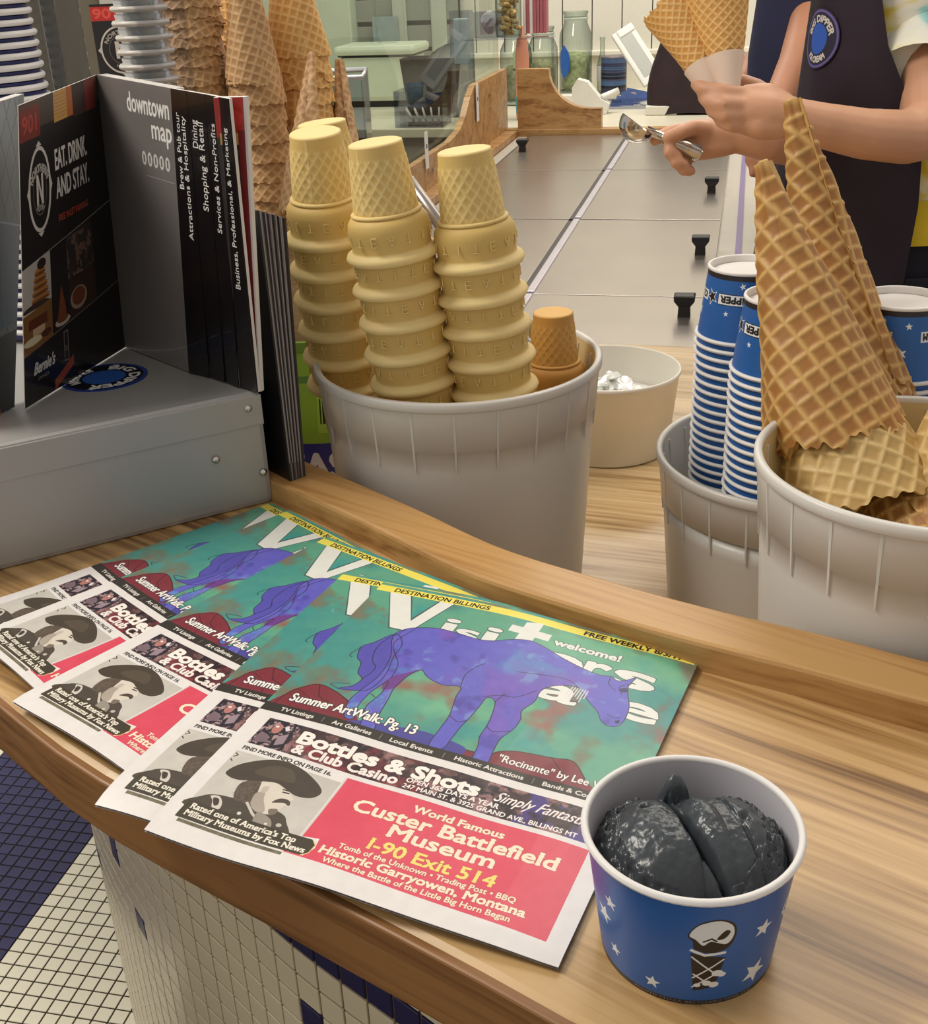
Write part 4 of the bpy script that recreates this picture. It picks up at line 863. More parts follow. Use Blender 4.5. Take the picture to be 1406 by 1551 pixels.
# ================================================================== CAKE CONES (built mouth down)
def cake_mesh(ZS=.85):
    # local z up = towards the flat foot of the cone; mouth rim at z=0
    body = MB(); n = 72; prof = [(.0318, -.001), (.0350, .0002), (.0366, .0036), (.0352, .0072), (.0314, .0088), (.0306, .0112), (.0312, .020), (.0318, .028), (.0310, .034), (.0282, .0385), (.0256, .0398), (.0254, .0405)]
    body.lathe(prof, n, c=(0, 0, 0)); at = []
    stem = MB(); rows = 44; pts = []; ats = []; na = 120
    fl_ = MB(); fl_.lathe([(.0250, .0395), (.0272, .0402), (.0276, .0416), (.0268, .0428), (.0246, .0432)], n)
    H0, H1, R0_, R1_ = .042, .100, .0247, .0203
    for j in range(rows):
        t = j/(rows-1); z = H0+(H1-H0)*t
        for i in range(na):
            a = 2*pi*i/na; r_ = R0_+(R1_-R0_)*t; env = min(1, max(0, (.84-t)/.06))*min(1, t/.04)
            s1 = (a*18/(2*pi)+t*4.6) % 1; s2 = (a*18/(2*pi)-t*4.6) % 1
            k_ = max(exp(-((s1-.5)/.11)**2), exp(-((s2-.5)/.11)**2)); seam = exp(-((((a+.9) % pi)-pi/2)/.02)**2)
            pts.append(((r_+.0007*k_*env+.0007*seam)*cos(a), (r_+.0007*k_*env+.0007*seam)*sin(a), z)); ats.append(.2+.8*max(k_*env, seam))
    stem.grid(pts, na, rows, 0, True, True, at=ats)
    foot = MB(); foot.lathe([(R1_, H1), (R1_-.0002, H1+.0012), (R1_-.0016, H1+.002), (.016, H1+.0016), (.0005, H1+.0014)], n); k = len(foot.v)-n; foot.f.append(tuple(k+i for i in range(n))); foot.m.append(0); foot.sm.append(True)
    body.at = [.12]*len(body.v); foot.at = [.9]*len(foot.v); fl_.at = [.6]*len(fl_.v)
    for i in range(5*n): body.at[i] = .95
    # raised letters stamped on the mouth band
    for q, ch in enumerate('EATITEATITEATIT'):
        a0 = 2*pi*q/15; w_, h_ = .0042, .0075; segs = {'E': [(0, 0, 0, 1), (0, 1, 1, 1), (0, .5, .8, .5), (0, 0, 1, 0)], 'A': [(0, 0, .5, 1), (.5, 1, 1, 0), (.25, .4, .75, .4)], 'T': [(0, 1, 1, 1), (.5, 0, .5, 1)], 'I': [(.5, 0, .5, 1)]}[ch]
        for x0, y0, x1, y1 in segs:
            A = []
            for xx, yy in ((x0, y0), (x1, y1)):
                aa = a0+(xx-.5)*w_/.032; zz = .026-yy*h_; A.append((Vector((.0317*cos(aa), .0317*sin(aa), zz)), aa))
            (pa, aa), (pb, ab) = A; d = (pb-pa).normalized(); nn2 = Vector((cos(aa), sin(aa), 0)); sd = d.cross(nn2).normalized()*.00035; ou = nn2*.0009
            body.add([pa-sd, pa+sd, pb+sd, pb-sd, pa-sd+ou, pa+sd+ou, pb+sd+ou, pb-sd+ou], [(4, 5, 6, 7), (0, 1, 5, 4), (1, 2, 6, 5), (2, 3, 7, 6), (3, 0, 4, 7)], 0, False, at=[.75]*8)
    for q in (body, stem, fl_, foot): q.v = [(x, y, z*ZS) for x, y, z in q.v]
    return body, stem, fl_, foot
cb_, cs_, cf_, ct_ = cake_mesh()
def cone_proto(label, mt, nm='cake_cone'):
    t = thing(nm, label, 'cone'); 
    a = cb_.obj('mouth_band', mt, t, world=False); b = cs_.obj('stem', mt, t, world=False); c = cf_.obj('collar', mt, t, world=False); d = ct_.obj('foot', mt, t, world=False); return t
proto = None
def cone_stack(top, bot, n, where, mt=CAKE, step=.0262, grp=None, spin=0.):
    global proto
    top, bot = Vector(top), Vector(bot); ax = (top-bot).normalized()
    for k in range(n):
        jit = Vector((random.uniform(-1, 1)*.0005, random.uniform(-1, 1)*.0005, 0)) if k else Vector()
        a2_ = (ax+Vector((random.uniform(-1, 1), random.uniform(-1, 1), 0))*.014).normalized() if k else ax
        p = top-ax*(.0867+k*step)+jit; M_ = frame_z(p, a2_, spin+k*1.3)
        lab = '%s cake cone from the top in the %s' % (ordn(k), where) if k else 'top cake cone of the %s' % where
        if proto is None: proto = cone_proto(lab, mt); proto.matrix_world = M_; o = proto
        else: o = dup(proto, lab, M_)
        o['group'] = 'cake cones in the large tub'
        # nested cones show only their mouth band: drop the hidden stem, collar and foot
        if k and o is not proto:
            for c in list(o.children):
                if c.name.split('.')[0] != 'mouth_band': bpy.data.objects.remove(c)
def st_pts(tx, ty, wy, bx, by, by_y):
    d = ray(tx, ty); T_ = CAM+d*(wy/d.y); d2 = ray(bx, by); B_ = CAM+d2*(by_y/d2.y); return T_, B_
cone_stack(*st_pts(703, 226, .905, 750, 592, .905), 6, 'right stack in the large tub', spin=.4)
cone_stack(*st_pts(568, 214, .905, 630, 590, .910), 6, 'middle stack in the large tub', spin=1.5)
cone_stack(*st_pts(477, 199, .960, 530, 590, .985), 6, 'left stack in the large tub', spin=.9)
cone_stack(*st_pts(487, 184, 1.030, 560, 590, 1.030), 2, 'stack hidden behind the left one', spin=2)
# single cone on the right, on a low stack
one = cone_stack
d = ray(838, 472); T_ = CAM+d*(.972/d.y); d2 = ray(840, 590); B_ = CAM+d2*(.972/d2.y); ax = (T_-B_).normalized()
M_ = frame_z(T_-ax*.0867*.84, ax, .2) @ Matrix.Diagonal((.84, .84, .84, 1))
s_ = dup(proto, 'single toasted cake cone standing low at the right side of the tub', M_); s_['group'] = 'cake cones in the large tub'
for c in s_.children:
    c.data = c.data.copy(); c.data.materials.clear(); c.data.materials.append(CAKE2)
# ================================================================== WAFFLE CONES
def waffle(name, label, tip, mouth, rad, mt, cell=.0115, wrap=1.22, seed=0, ragged=.006, cat='cone', group=None, amp=.0012, rows=110, cols=200, spin=0, th=.0024, tiprad=.003, rot45=.78, sheath=None):
    # a flat waffle sheet rolled into a cone: the grid of ridges is laid out on the unrolled sheet
    tip, mouth = Vector(tip), Vector(mouth); L_ = (mouth-tip).length; ax = (mouth-tip).normalized(); sl = sqrt(L_*L_+rad*rad); r_ = np.random.default_rng(seed); ph = r_.random(6)*6.28
    bas = np.array(ax.to_track_quat('Z', 'Y').to_matrix()); q = rad/sl*2*pi; T0 = np.array(tip)
    def surf(nr, nc, inner):
        u = np.linspace(0, 1, nc)[None, :]; t = np.linspace(0, 1, nr)[:, None]; a = u*wrap*2*pi; phi = u*wrap*q
        edge = L_+ragged*(np.sin(7*a+ph[0])*.4+.4*np.sin(16*a+ph[1])+.25*np.sin(37*a+ph[2]))-.25*L_*np.maximum(0, u-.80)
        s_ = t*edge; rr = tiprad+(rad-tiprad)*s_/L_; rr = rr-.0022*np.clip(1-a/.7, 0, 1)*np.minimum(1, s_/L_*3)+.0016*np.clip((a-2*pi+.15)/.4, 0, 1)
        rho = s_*sl/L_; X, Y = rho*np.cos(phi-q*wrap/2), rho*np.sin(phi-q*wrap/2); c_, n_ = cos(rot45), sin(rot45); X, Y = X*c_-Y*n_, X*n_+Y*c_
        gx = np.abs((X/cell) % 1-.5)*2; gy = np.abs((Y/cell) % 1-.5)*2; k_ = np.maximum(np.exp(-((1-gx)/.30)**2), np.exp(-((1-gy)/.30)**2))
        rr = rr+amp*k_+.0006*np.sin(40*s_+5*a+ph[3])+.0008*np.sin(3*a+ph[4]+s_*30)-(th if inner else 0)
        aa = a+spin+0*t; V = np.stack([rr*np.cos(aa), rr*np.sin(aa), s_+0*a], -1).reshape(-1, 3) @ bas.T+T0; return V, (k_*.95+.03).ravel()
    O_, at = surf(rows, cols, False); ir, ic = max(12, rows//4), cols; I_, ati = surf(ir, ic, True)
    m = MB(); m.grid(O_.tolist(), cols, rows, 0, True, at=at.tolist()); m.grid(I_.tolist(), ic, ir, 0, True, at=(.3+.6*ati).tolist())
    m.add(O_[(rows-1)*cols:].tolist()+I_[(ir-1)*ic:].tolist(), [(a, a+1, cols+a+1, cols+a) for a in range(cols-1)], 0, at=[.8]*(2*cols))
    for col in (0, cols-1): m.add(O_[col::cols][::max(1, rows//ir)][:ir].tolist()+I_[col::ic].tolist()[:len(O_[col::cols][::max(1, rows//ir)][:ir])], [(a, a+1, len(O_[col::cols][::max(1, rows//ir)][:ir])+a+1, len(O_[col::cols][::max(1, rows//ir)][:ir])+a) for a in range(len(O_[col::cols][::max(1, rows//ir)][:ir])-1)], 0, at=[.8]*(2*len(O_[col::cols][::max(1, rows//ir)][:ir])))
    B3 = Matrix(bas.tolist())
    m.add([tip+B3 @ Vector((tiprad*.9*cos(k), tiprad*.9*sin(k), -.0015)) for k in np.linspace(0, 6.28, 9)[:8]]+[tip+B3 @ Vector((tiprad*cos(k), tiprad*sin(k), .001)) for k in np.linspace(0, 6.28, 9)[:8]], [(7, 6, 5, 4, 3, 2, 1, 0)]+[(k, (k+1) % 8, 8+(k+1) % 8, 8+k) for k in range(8)], 0, True, at=[.9]*16)
    if sheath is None:
        o = m.obj(name, mt, None, loc=mouth); return tag(o, label, cat, group)
    c = thing(name, label, cat, mouth, group); m.obj('wafer', mt, c)
    sh_ = MB(); pts = []
    for s0 in (0.02, sheath):
        for i in range(40): a = 2*pi*i/40; rr = tiprad+(rad-tiprad)*s0+.0028; pts.append(tip+B3 @ Vector((rr*cos(a), rr*sin(a), s0*L_)))
    sh_.grid(pts, 40, 2, 0, True, True); sh_.obj('paper_sleeve', mat('sleeve_paper', (226, 206, 190), .6, noise=.05), c); return c
W3 = 'waffle cones upended in the right tub'
A_t, A_m = Q(1157, 246, .812), Q(1264, 662, .825)
waffle('waffle_cone', 'big front waffle cone standing tip up in the right tub', A_t, A_m, .0485, WAF, group=W3, seed=1, spin=2.6, tiprad=.0035, ragged=.006, wrap=1.25, rows=210, cols=380, cell=.0128, rot45=1.42)
B_t, B_m = Q(1199, 152, .86), Q(1292, 610, .905)
waffle('waffle_cone', 'slimmer taller waffle cone leaning behind the big front one', B_t, B_m, .0440, WAF, group=W3, seed=2, spin=.4, tiprad=.0045, rows=210, cols=320)
C_t = Q(1192, 380, .83); C_m = Q(1304, 762, .820)
waffle('waffle_cone', 'paler waffle cone directly underneath the big front one', C_t, C_m, .0555, WAFP, group=W3, seed=3, spin=2.3, cell=.0125, rot45=.35, ragged=.004, rows=190, cols=380)
cen3 = Vector((T3[0], T3[1], 0)); u0 = waffle('waffle_cone', 'waffle cone first under the paler one, filling the right tub', Vector((T3[0]+.004, T3[1]+.012, C_m.z+.015)), Vector((T3[0]+.004, T3[1]+.004, C_m.z-.095)), .062, WAF, group=W3, seed=9, spin=1.5, cell=.0125, rows=110, cols=200)
for k in range(3):
    o = dup(u0, 'waffle cone %s under the paler one, deep in the right tub' % ordn(k+1)); o.location = Vector(u0.location)+Vector((.001*k, -.001*k, -.024*(k+1))); o.rotation_euler = (0, 0, 1.3*k+.7)
waffle('waffle_cone', 'yellowish waffle cone lying at the right wall of the right tub', Q(1445, 560, .78), Q(1430, 760, .80), .036, WAFP, group=W3, seed=4, spin=1)
waffle('waffle_cone', 'darker broken waffle cone at the bottom of the right tub', Q(1290, 660, .83), Q(1410, 815, .80), .046, WAF, group=W3, seed=5, spin=1)
waffle('waffle_cone', 'torn waffle cone between the big cone and the left tub wall', Q(1185, 480, .86), Q(1212, 690, .845), .026, WAFP, group=W3, seed=6, spin=3, cell=.010, ragged=.009)
# ================================================================== PAPER CUPS
def cup_parts(t, Rr, Rb, H, img, world=False, inv=False, wallmat=None, stars=True, n=64):
    # mouth up by default; inv = standing on its mouth
    sg = -1 if inv else 1; z_ = (lambda z: H-z) if inv else (lambda z: z)
    m = MB(); pts = []; uv = []; rows = 8
    for j in range(rows):
        v = j/(rows-1); r_ = Rb+(Rr-Rb)*v
        for i in range(n+1): a = 2*pi*i/n; pts.append((r_*cos(a), r_*sin(a)*sg, z_(v*(H-.0015)))); uv.append((i/n, v))
    m.grid(pts, n+1, rows, 0, True, uv=uv); m.obj('wall', wallmat, t, world=False)
    m = MB(); m.lathe([(Rb-.0006, z_(.001)), (Rr-.0012, z_(H-.001))], n); m.lathe([(Rb-.001, z_(.0045)), (.0002, z_(.0045))], n); m.obj('lining', CUPI, t, world=False)
    m = MB(); rt = .0017; pr_ = [(Rr+.0004+rt*cos(b), z_(H-.0012)+rt*sin(b)) for b in np.linspace(0, 2*pi, 11)]; m.lathe(pr_, n); m.obj('rolled_rim', CUPW, t, world=False)
CUPBIG = imgmat('cup_print_big', IM_BIG, .38, .1); CUPSML = imgmat('cup_print_small', IM_SML, .38, .1)
cup = thing('ice_cream_cup', 'blue paper cup of dark ice cream with white stars, on the counter', 'cup', (.0905, .3895, CZ), rot=(0, 0, 0))
cup_parts(cup, .0448, .0375, .0645, None, wallmat=CUPBIG)
cup.rotation_euler = (0, 0, radians(88))
m = MB(); m.lathe([(.0372, .0), (.0374, .001), (.0360, .0012), (.0358, .0)], 48); m.obj('base_ring', BLKR, cup, world=False)
# charcoal ice cream: heap with two rounded scoops and a crease between them
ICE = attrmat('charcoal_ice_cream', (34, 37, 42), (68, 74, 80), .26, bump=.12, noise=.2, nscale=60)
N1 = fbm(220, 220, 5, 77); N2 = fbm(220, 220, 16, 78); N3 = fbm(220, 220, 44, 79)
def nz_at(N, x, y): return N[int(min(219, max(0, (y/.09+.5)*219))), int(min(219, max(0, (x/.09+.5)*219)))]-.5
def icefield(x, y):
    # x to the right, y away from the camera, metres
    r_ = sqrt(x*x+y*y); base = .048-.005*(r_/.042)**2
    def lob(cx, cy, rx, ry, h, rot=0):
        c_, s_ = cos(rot), sin(rot); dx, dy = x-cx, y-cy; X, Y = dx*c_+dy*s_, -dx*s_+dy*c_; q = 1-(X/rx)**2-(Y/ry)**2; return h*q**.62 if q > 0 else -.01
    wx = x+.006*nz_at(N1, x, y); crease = wx+.0035+.30*y-3.2*y*y
    A = lob(-.0150, -.001, .027, .0335, .0205, .3); B = lob(.0165, -.001, .0265, .0325, .0215, -.2); C = lob(.0065, -.003, .0125, .030, .0240, .24)
    z = base+max(A, B, C, 0)
    z = max(z, base+lob(-.0035, .0235, .0085, .0065, .0265+.006*nz_at(N2, x, y)))
    z -= .0080*exp(-(crease/.0010)**2)*(1 if y < .020 else .1)
    z -= .0022*exp(-((x-.0185+.30*y)/.0011)**2)*(y < .014)+.0035*exp(-((x+.018)**2+(y-.012)**2)/.0016**2)+.003*exp(-((x-.022)**2+(y-.0)**2)/.0022**2)
    z += .0030*nz_at(N1, x, y)+.0015*nz_at(N2, x, y)+.0006*nz_at(N3, x, y)
    if r_ > .031: z += .006*nz_at(N3, x, y)+.005*nz_at(N2, y, x)
    return z
m = MB(); pts = []; at = []; nr, na = 110, 240
for j in range(nr):
    for i in range(na):
        a = 2*pi*i/na; r_ = .0412*j/(nr-1)+1e-5; x, y = r_*cos(a), r_*sin(a); z = icefield(x, y); z = min(z, .0765); z = z if r_ < .0395 else z-(r_-.0395)*1.5
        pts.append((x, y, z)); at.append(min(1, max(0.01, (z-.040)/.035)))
m.grid(pts, na, nr, 0, True, True, at=at)
ice = m.obj('ice_cream', ICE, None, loc=(0, 0, 0)); ice.location = (.0905, .3895, CZ); tag(ice, 'glossy charcoal grey ice cream heaped in the blue cup with a deep crease', 'ice cream')
# ---- stacks of small cups, mouths down
r_rim, r_bot, hC = .0392, .0325, .0565
protoc = {}
def cup_stack(c, ztop, n, where, spin, skip=0):
    for k in range(n):
        z = ztop-hC-k*.0076
        if z < SZ+.004: break
        key = 'full' if k == 0 else 'sleeve'
        lab = 'top upside-down blue paper cup of the %s' % where if k == 0 else '%s blue paper cup from the top in the %s' % (ordn(k), where)
        if key not in protoc:
            t = thing('paper_cup', lab, 'cup', (c[0], c[1], z)); 
            if key == 'full':
                cup_parts(t, r_rim, r_bot, hC, None, inv=True, wallmat=CUPSML)
                m = MB(); m.lathe([(r_bot+.0005, hC-.0012), (r_bot+.0010, hC), (r_bot+.0004, hC+.0014), (r_bot-.0014, hC+.0014), (r_bot-.0018, hC), (r_bot-.0022, hC-.0040)], 64); m.obj('base_rim', CUPW, t, world=False)
                m = MB(); m.lathe([(r_bot-.0020, hC-.0042), (r_bot-.006, hC-.0036), (.0003, hC-.0034)], 64); m.obj('base_disc', PAPERW, t, world=False)
            else:
                m = MB(); m.lathe([(r_rim-.0012, .0), (r_rim-.0022, .0085)], 64); m.obj('wall', CUPB, t, world=False)
                m = MB(); m.lathe([(r_rim+.0002+.0017*cos(b), .0014+.0017*sin(b)) for b in np.linspace(0, 2*pi, 11)], 64); m.obj('rolled_rim', CUPW, t, world=False)
            protoc[key] = t; o = t
        else: o = dup(protoc[key], lab); o.location = (c[0], c[1], z)
        o.rotation_euler = (0, 0, spin if k == 0 else random.random()*6); o.location.x += random.uniform(-1, 1)*.0004; o.location.y += random.uniform(-1, 1)*.0004
        o['group'] = 'upside down paper cups, '+where
        if key == 'sleeve' and 'label' in o: o['label'] = lab
cup_stack((.239, .938), 1.232, 21, 'left cup stack', radians(-36))
cup_stack((.250, .858), 1.228, 20, 'front cup stack', radians(-58))
cup_stack((.341, .872), 1.218, 14, 'right cup stack', radians(-86))
cup_stack((.315, .982), 1.205, 8, 'back cup stack', 1)
# ================================================================== FREEZER with steel lids
FA = radians(13.75); fo = Vector((.13, 2.10, 0)); fu = Vector((cos(FA), -sin(FA), 0)); fv = Vector((sin(FA), cos(FA), 0)); RF = Matrix((fu, fv, Vector((0, 0, 1)))).transposed()
def FZ(u, v, z): return fo+fu*u+fv*v+Vector((0, 0, z))
fz = thing('dipping_freezer', 'dipping freezer with brushed steel lids and black knobs', 'freezer', FZ(0, .8, 0))
m = MB(); m.box(FZ(.0, .83, .445), (.86, 2.34, .87), 0, RF); m.obj('cabinet', mat('freezer_white', (190, 184, 176), .4), fz)
m = MB()
for u0, u1 in ((-.375, -.342), (.316, .425)): m.box(FZ((u0+u1)/2, .83, .888), (u1-u0, 2.34, .020), 0, RF, .002)
m.obj('top_frame', mat('freezer_frame', (186, 178, 166), .35), fz)
m = MB(); m.box(FZ(.372, .83, .8995), (.012, 2.30, .004), 0, RF); o = m.obj('edge_gasket', mat('purple_film', (116, 96, 150), .35), fz); o['label'] = 'violet tinted strip along the freezer edge'
VS = [(-.335, -.004), (0, .641), (.649, 1.296), (1.304, 1.972)]
protol = None
for v0, v1 in VS:
    for s_ in (-1, 1):
        w_ = .318; l_ = v1-v0
        i_ = VS.index((v0, v1)); m = MB(); m.box((0, 0, .004), (w_, l_, .010), 0, None, .0010); lid = m.obj('lid', STEEL, fz, world=False); lid.location = FZ(s_*(.012+w_/2), (v0+v1)/2, .894)-fz.location; lid.rotation_euler = (0, 0, -FA)
        kx, ky = ((w_/2-.032)*s_, 0) if i_ else ((w_/2-.04)*s_, .05)
        m = MB()
        prof = [(.016, .009), (.013, .012), (.011, .022), (.0125, .030)]
        for r0, z in prof: pass
        def sq(r1, z): return [(kx+r1*a, ky+r1*b*.8, z) for a, b in ((-1, -1), (1, -1), (1, 1), (-1, 1))]
        lv = [sq(.0105, .009), sq(.0095, .026), sq(.0170, .037), sq(.0175, .0445), sq(.0150, .046)]; V = [p for l in lv for p in l]; m.grid(V, 4, 5, 0, False, True); m.add(lv[-1], [(0, 1, 2, 3)])
        m.obj('knob', BLK, lid, world=False)
m = MB(); m.box(FZ(-.013, .82, .8885), (.655, 2.318, .002), 0, RF); m.obj('lid_gap_shade', BLK, fz)  # black sheet added beneath the lids, standing in for shade in their seams
for v0, v1 in VS:
    m = MB()
    m.box(FZ(.0065, (v0+v1)/2, .902), (.015, v1-v0-.010, .009), 0, RF, .002); m.obj('hinge_strip', mat('rail_pale', (206, 200, 212), .3, metal=.6), fz)
    m = MB(); m.box(FZ(-.0065, (v0+v1)/2, .899), (.012, v1-v0-.010, .006), 0, RF, .001); m.obj('hinge_gap', mat('rail_dark', (64, 60, 62), .4, metal=.5), fz)
# wooden frame round the freezer
wf = thing('freezer_guard', 'oak guard frame along the left and far side of the freezer', 'guard', FZ(-.41, .8, .9))
m = MB(); m.box(FZ(-.400, .86, .900), (.045, 2.34, .036), 0, RF, .003); m.obj('side_rail', OAKF, wf)
m = MB(); m.box(FZ(.03, 2.005, .905), (.95, .045, .034), 0, RF, .003); m.obj('far_rail', OAKF, wf)
# side board with stepped scalloped top edge
def prof_board(u, pts, th, mt, nm):
    m = MB(); n = len(pts); V = [FZ(u-th/2, v, z) for v, z in pts]+[FZ(u+th/2, v, z) for v, z in pts]
    m.add(V, [tuple(range(n)), tuple(reversed(range(n, 2*n)))]+[(i, n+i, n+(i+1) % n, (i+1) % n) for i in range(n)]); return m.obj(nm, mt, wf)
arc = [(1.16+.22*sin(t), 1.00+.085-.085*cos(t)) for t in np.linspace(0, pi/2, 8)]
prof_board(-.425, [(-.3, .918), (2.02, .918), (2.02, 1.112), (1.52, 1.112), (1.45, 1.085), (1.38, 1.04), (1.30, 1.012), (1.18, 1.0), (-.3, 1.0)], .018, OAKF, 'side_board')
# far bracket with concave curve
br = [(-.375, .92), (-.095, .92), (-.095, .985), (-.13, .985)]
br += [(-.13-.14*sin(t), .985+.125*(1-cos(t))) for t in np.linspace(0, pi/2, 9)[1:]]+[(-.375, 1.112)]
m = MB(); n = len(br); V = [FZ(u, 1.985, z) for u, z in br]+[FZ(u, 2.025, z) for u, z in br]
m.add(V, [tuple(reversed(range(n))), tuple(range(n, 2*n))]+[(i, (i+1) % n, n+(i+1) % n, n+i) for i in range(n)]); m.obj('end_bracket', OAKF, wf)
for v, z in ((1.72, 1.06), (.98, .96)):
    m = MB(); p = FZ(-.414, v, z); m.add([p+fu*.001+fv*(.008*cos(k))+Vector((0, 0, .008*sin(k))) for k in np.linspace(0, 6.28, 11)[:10]]+[p+fu*.004], [(i, (i+1) % 10, 10) for i in range(10)], 0, True); m.obj('screw_cap', CHROME, wf)
gp = thing('sneeze_guard', 'clear upright glass guard standing along the freezer left side', 'glass guard', FZ(-.445, .8, .9))
m = MB(); m.box(FZ(-.443, .96, 1.30), (.006, 2.10, .80), 0, RF); m.obj('pane', GLS2, gp)
for v, z0, z1 in ((.90, .985, 1.075), (1.52, 1.02, 1.125)):
    tg = MB(); tg.box(FZ(-.410, v, (z0+z1)/2-.01), (.0015, .030, z1-z0), 0, RF); tg.box(FZ(-.4088, v, (z0+z1)/2+.0), (.0006, .008, .010), 1, RF)
    o = tg.obj('price_tag', [PAPERW, BLK], None, loc=tuple(FZ(-.410, v, z0))); tag(o, 'narrow white tag on the %s part of the freezer guard' % ('near' if v < 1 else 'far'), 'tag')
# ================================================================== BACK WALL AND BACK COUNTER
wb = MB().box(FZ(-.2, 3.275, 1.5), (7.0, .05, 3.0), 0, RF).obj('wall_back', mat('wall_groove', (128, 120, 102), .8)); tag(wb, 'white board panelled back wall', kind='structure')
bme = MB().box((0, 0, 0), (.1205, .014, 2.0), 0, None, .003).mesh('board'); bme.materials.append(WALLP)
for k in range(-20, 22):
    o = bpy.data.objects.new('board', bme); COL.objects.link(o); o.parent = wb; o.location = FZ(k*.1245+.03, 3.232, 1.9); o.rotation_euler = (0, 0, -FA)
bc = thing('back_counter', 'white back counter with raised backsplash along the panelled wall', 'counter', FZ(.2, 2.6, 0))
m = MB(); m.box(FZ(.2, 2.63, .905), (4.4, 1.19, .03), 0, RF, .003); m.obj('counter_surface', mat('counter_laminate', (206, 198, 176), .35), bc)
m = MB(); m.box(FZ(.2, 2.66, .44), (4.3, 1.1, .88), 0, RF); m.obj('cabinet', mat('cabinet_grey', (150, 144, 130), .5), bc)
m = MB(); m.box(FZ(.2, 3.215, .99), (4.4, .02, .14), 0, RF); m.box(FZ(.2, 3.205, 1.062), (4.4, .045, .02), 0, RF, .004); m.obj('backsplash', mat('splash_white', (224, 218, 200), .35), bc)
# grey slatted panel and pale post at the left of the wall
def wallrect(x0, y0, x1, y1, v, zfun=None):
    # plan position of a picture rectangle on the plane at depth v of the freezer frame
    def hit(x, y):
        d = ray(x, y); t = (FZ(0, v, 0)-CAM).dot(fv)/d.dot(fv); return CAM+d*t
    a, b = hit(x0, y1), hit(x1, y0); return a, b
def frame_box(x0, y0, x1, y1, v, th=.02):
    a, b = wallrect(x0, y0, x1, y1, v); ua, ub = (a-fo).dot(fu), (b-fo).dot(fu); return (ua+ub)/2, abs(ub-ua), min(a.z, b.z), max(a.z, b.z)
u_, w_, z0, z1 = frame_box(532, -60, 690, 88, 3.15)
sp = thing('slatted_panel', 'grey horizontal board panel on the wall above the white cooler', 'panel', FZ(u_, 3.15, z0))
for k, (ya, yb) in enumerate(((88, 75.5), (74.5, 36), (35, -5), (-6, -60))):
    _, _, a, b = frame_box(532, yb, 690, ya, 3.15); m = MB(); m.box(FZ(u_, 3.16, (a+b)/2), (w_, .02, b-a-.004), 0, RF, .002); m.obj('slat', mat('slat_grey', (136, 138, 128), .4), sp)
m = MB(); m.box(FZ(u_, 3.178, (z0+z1)/2), (w_+.01, .012, z1-z0), 0, RF); m.obj('backing', mat('slat_dark', (70, 70, 64), .7), sp)
for x0, x1 in ((598, 610), (655, 672)):  # pale strips standing in for reflections in the glass
    a, b, c, d = frame_box(x0, -60, x1, 88, 3.13); m = MB(); m.box(FZ(a, 3.14, (c+d)/2), (b, .012, d-c), 0, RF, .002); m.obj('upright', mat('reflection_pale', (178, 180, 166), .4), sp)
a, b, c, d = frame_box(478, -60, 528, 100, 3.10); m = MB(); m.box(FZ(a, 3.13, 1.45), (b, .12, 1.06), 0, RF, .01); o = m.obj('trim_1', mat('post_pale', (190, 196, 176), .5)); tag(o, 'pale painted post left of the grey panel', kind='structure')
# framed print faintly seen on the panel
a, b, c, d = frame_box(565, 25, 600, 78, 3.1); m = MB(); m.box(FZ(a, 3.120, (c+d)/2), (b, .01, d-c), 0, RF, .002); o = m.obj('framed_print', mat('print_bluegrey', (138, 152, 152), .4, noise=.12, nscale=30), None, loc=tuple(FZ(a, 3.12, c))); tag(o, 'small blue grey print on the grey slatted panel', 'picture')
# cooler
cl_c = P(574, 162, SZ); 
def onbc(px, py): p = P(px, py, SZ); return p
co = thing('cooler', 'white chest cooler with a hinged lid on the back counter', 'cooler', cl_c)
def boxat(nm, c, d, mt, par, ch=.006, dz=0): m = MB(); m.box(c+Vector((0, 0, dz)), d, 0, RF, ch); return m.obj(nm, mt, par)
CLW = mat('cooler_white', (214, 218, 196), .4)
cw = .30; 
boxat('body', cl_c+fv*.10+Vector((0, 0, .105)), (cw, .22, .17), CLW, co, .02); boxat('lid', cl_c+fv*.10+Vector((0, 0, .212)), (cw+.03, .25, .035), CLW, co, .014); boxat('lid_seam', cl_c+fv*.10+Vector((0, 0, .192)), (cw+.004, .222, .006), BLK, co, .001); boxat('foot', cl_c+fv*.10+Vector((0, 0, .010)), (cw-.02, .2, .02), BLK, co, .003)
boxat('latch', cl_c+fv*.11+Vector((.02, 0, .231)), (.07, .03, .008), mat('cooler_latch', (190, 196, 180), .4), co, .002)
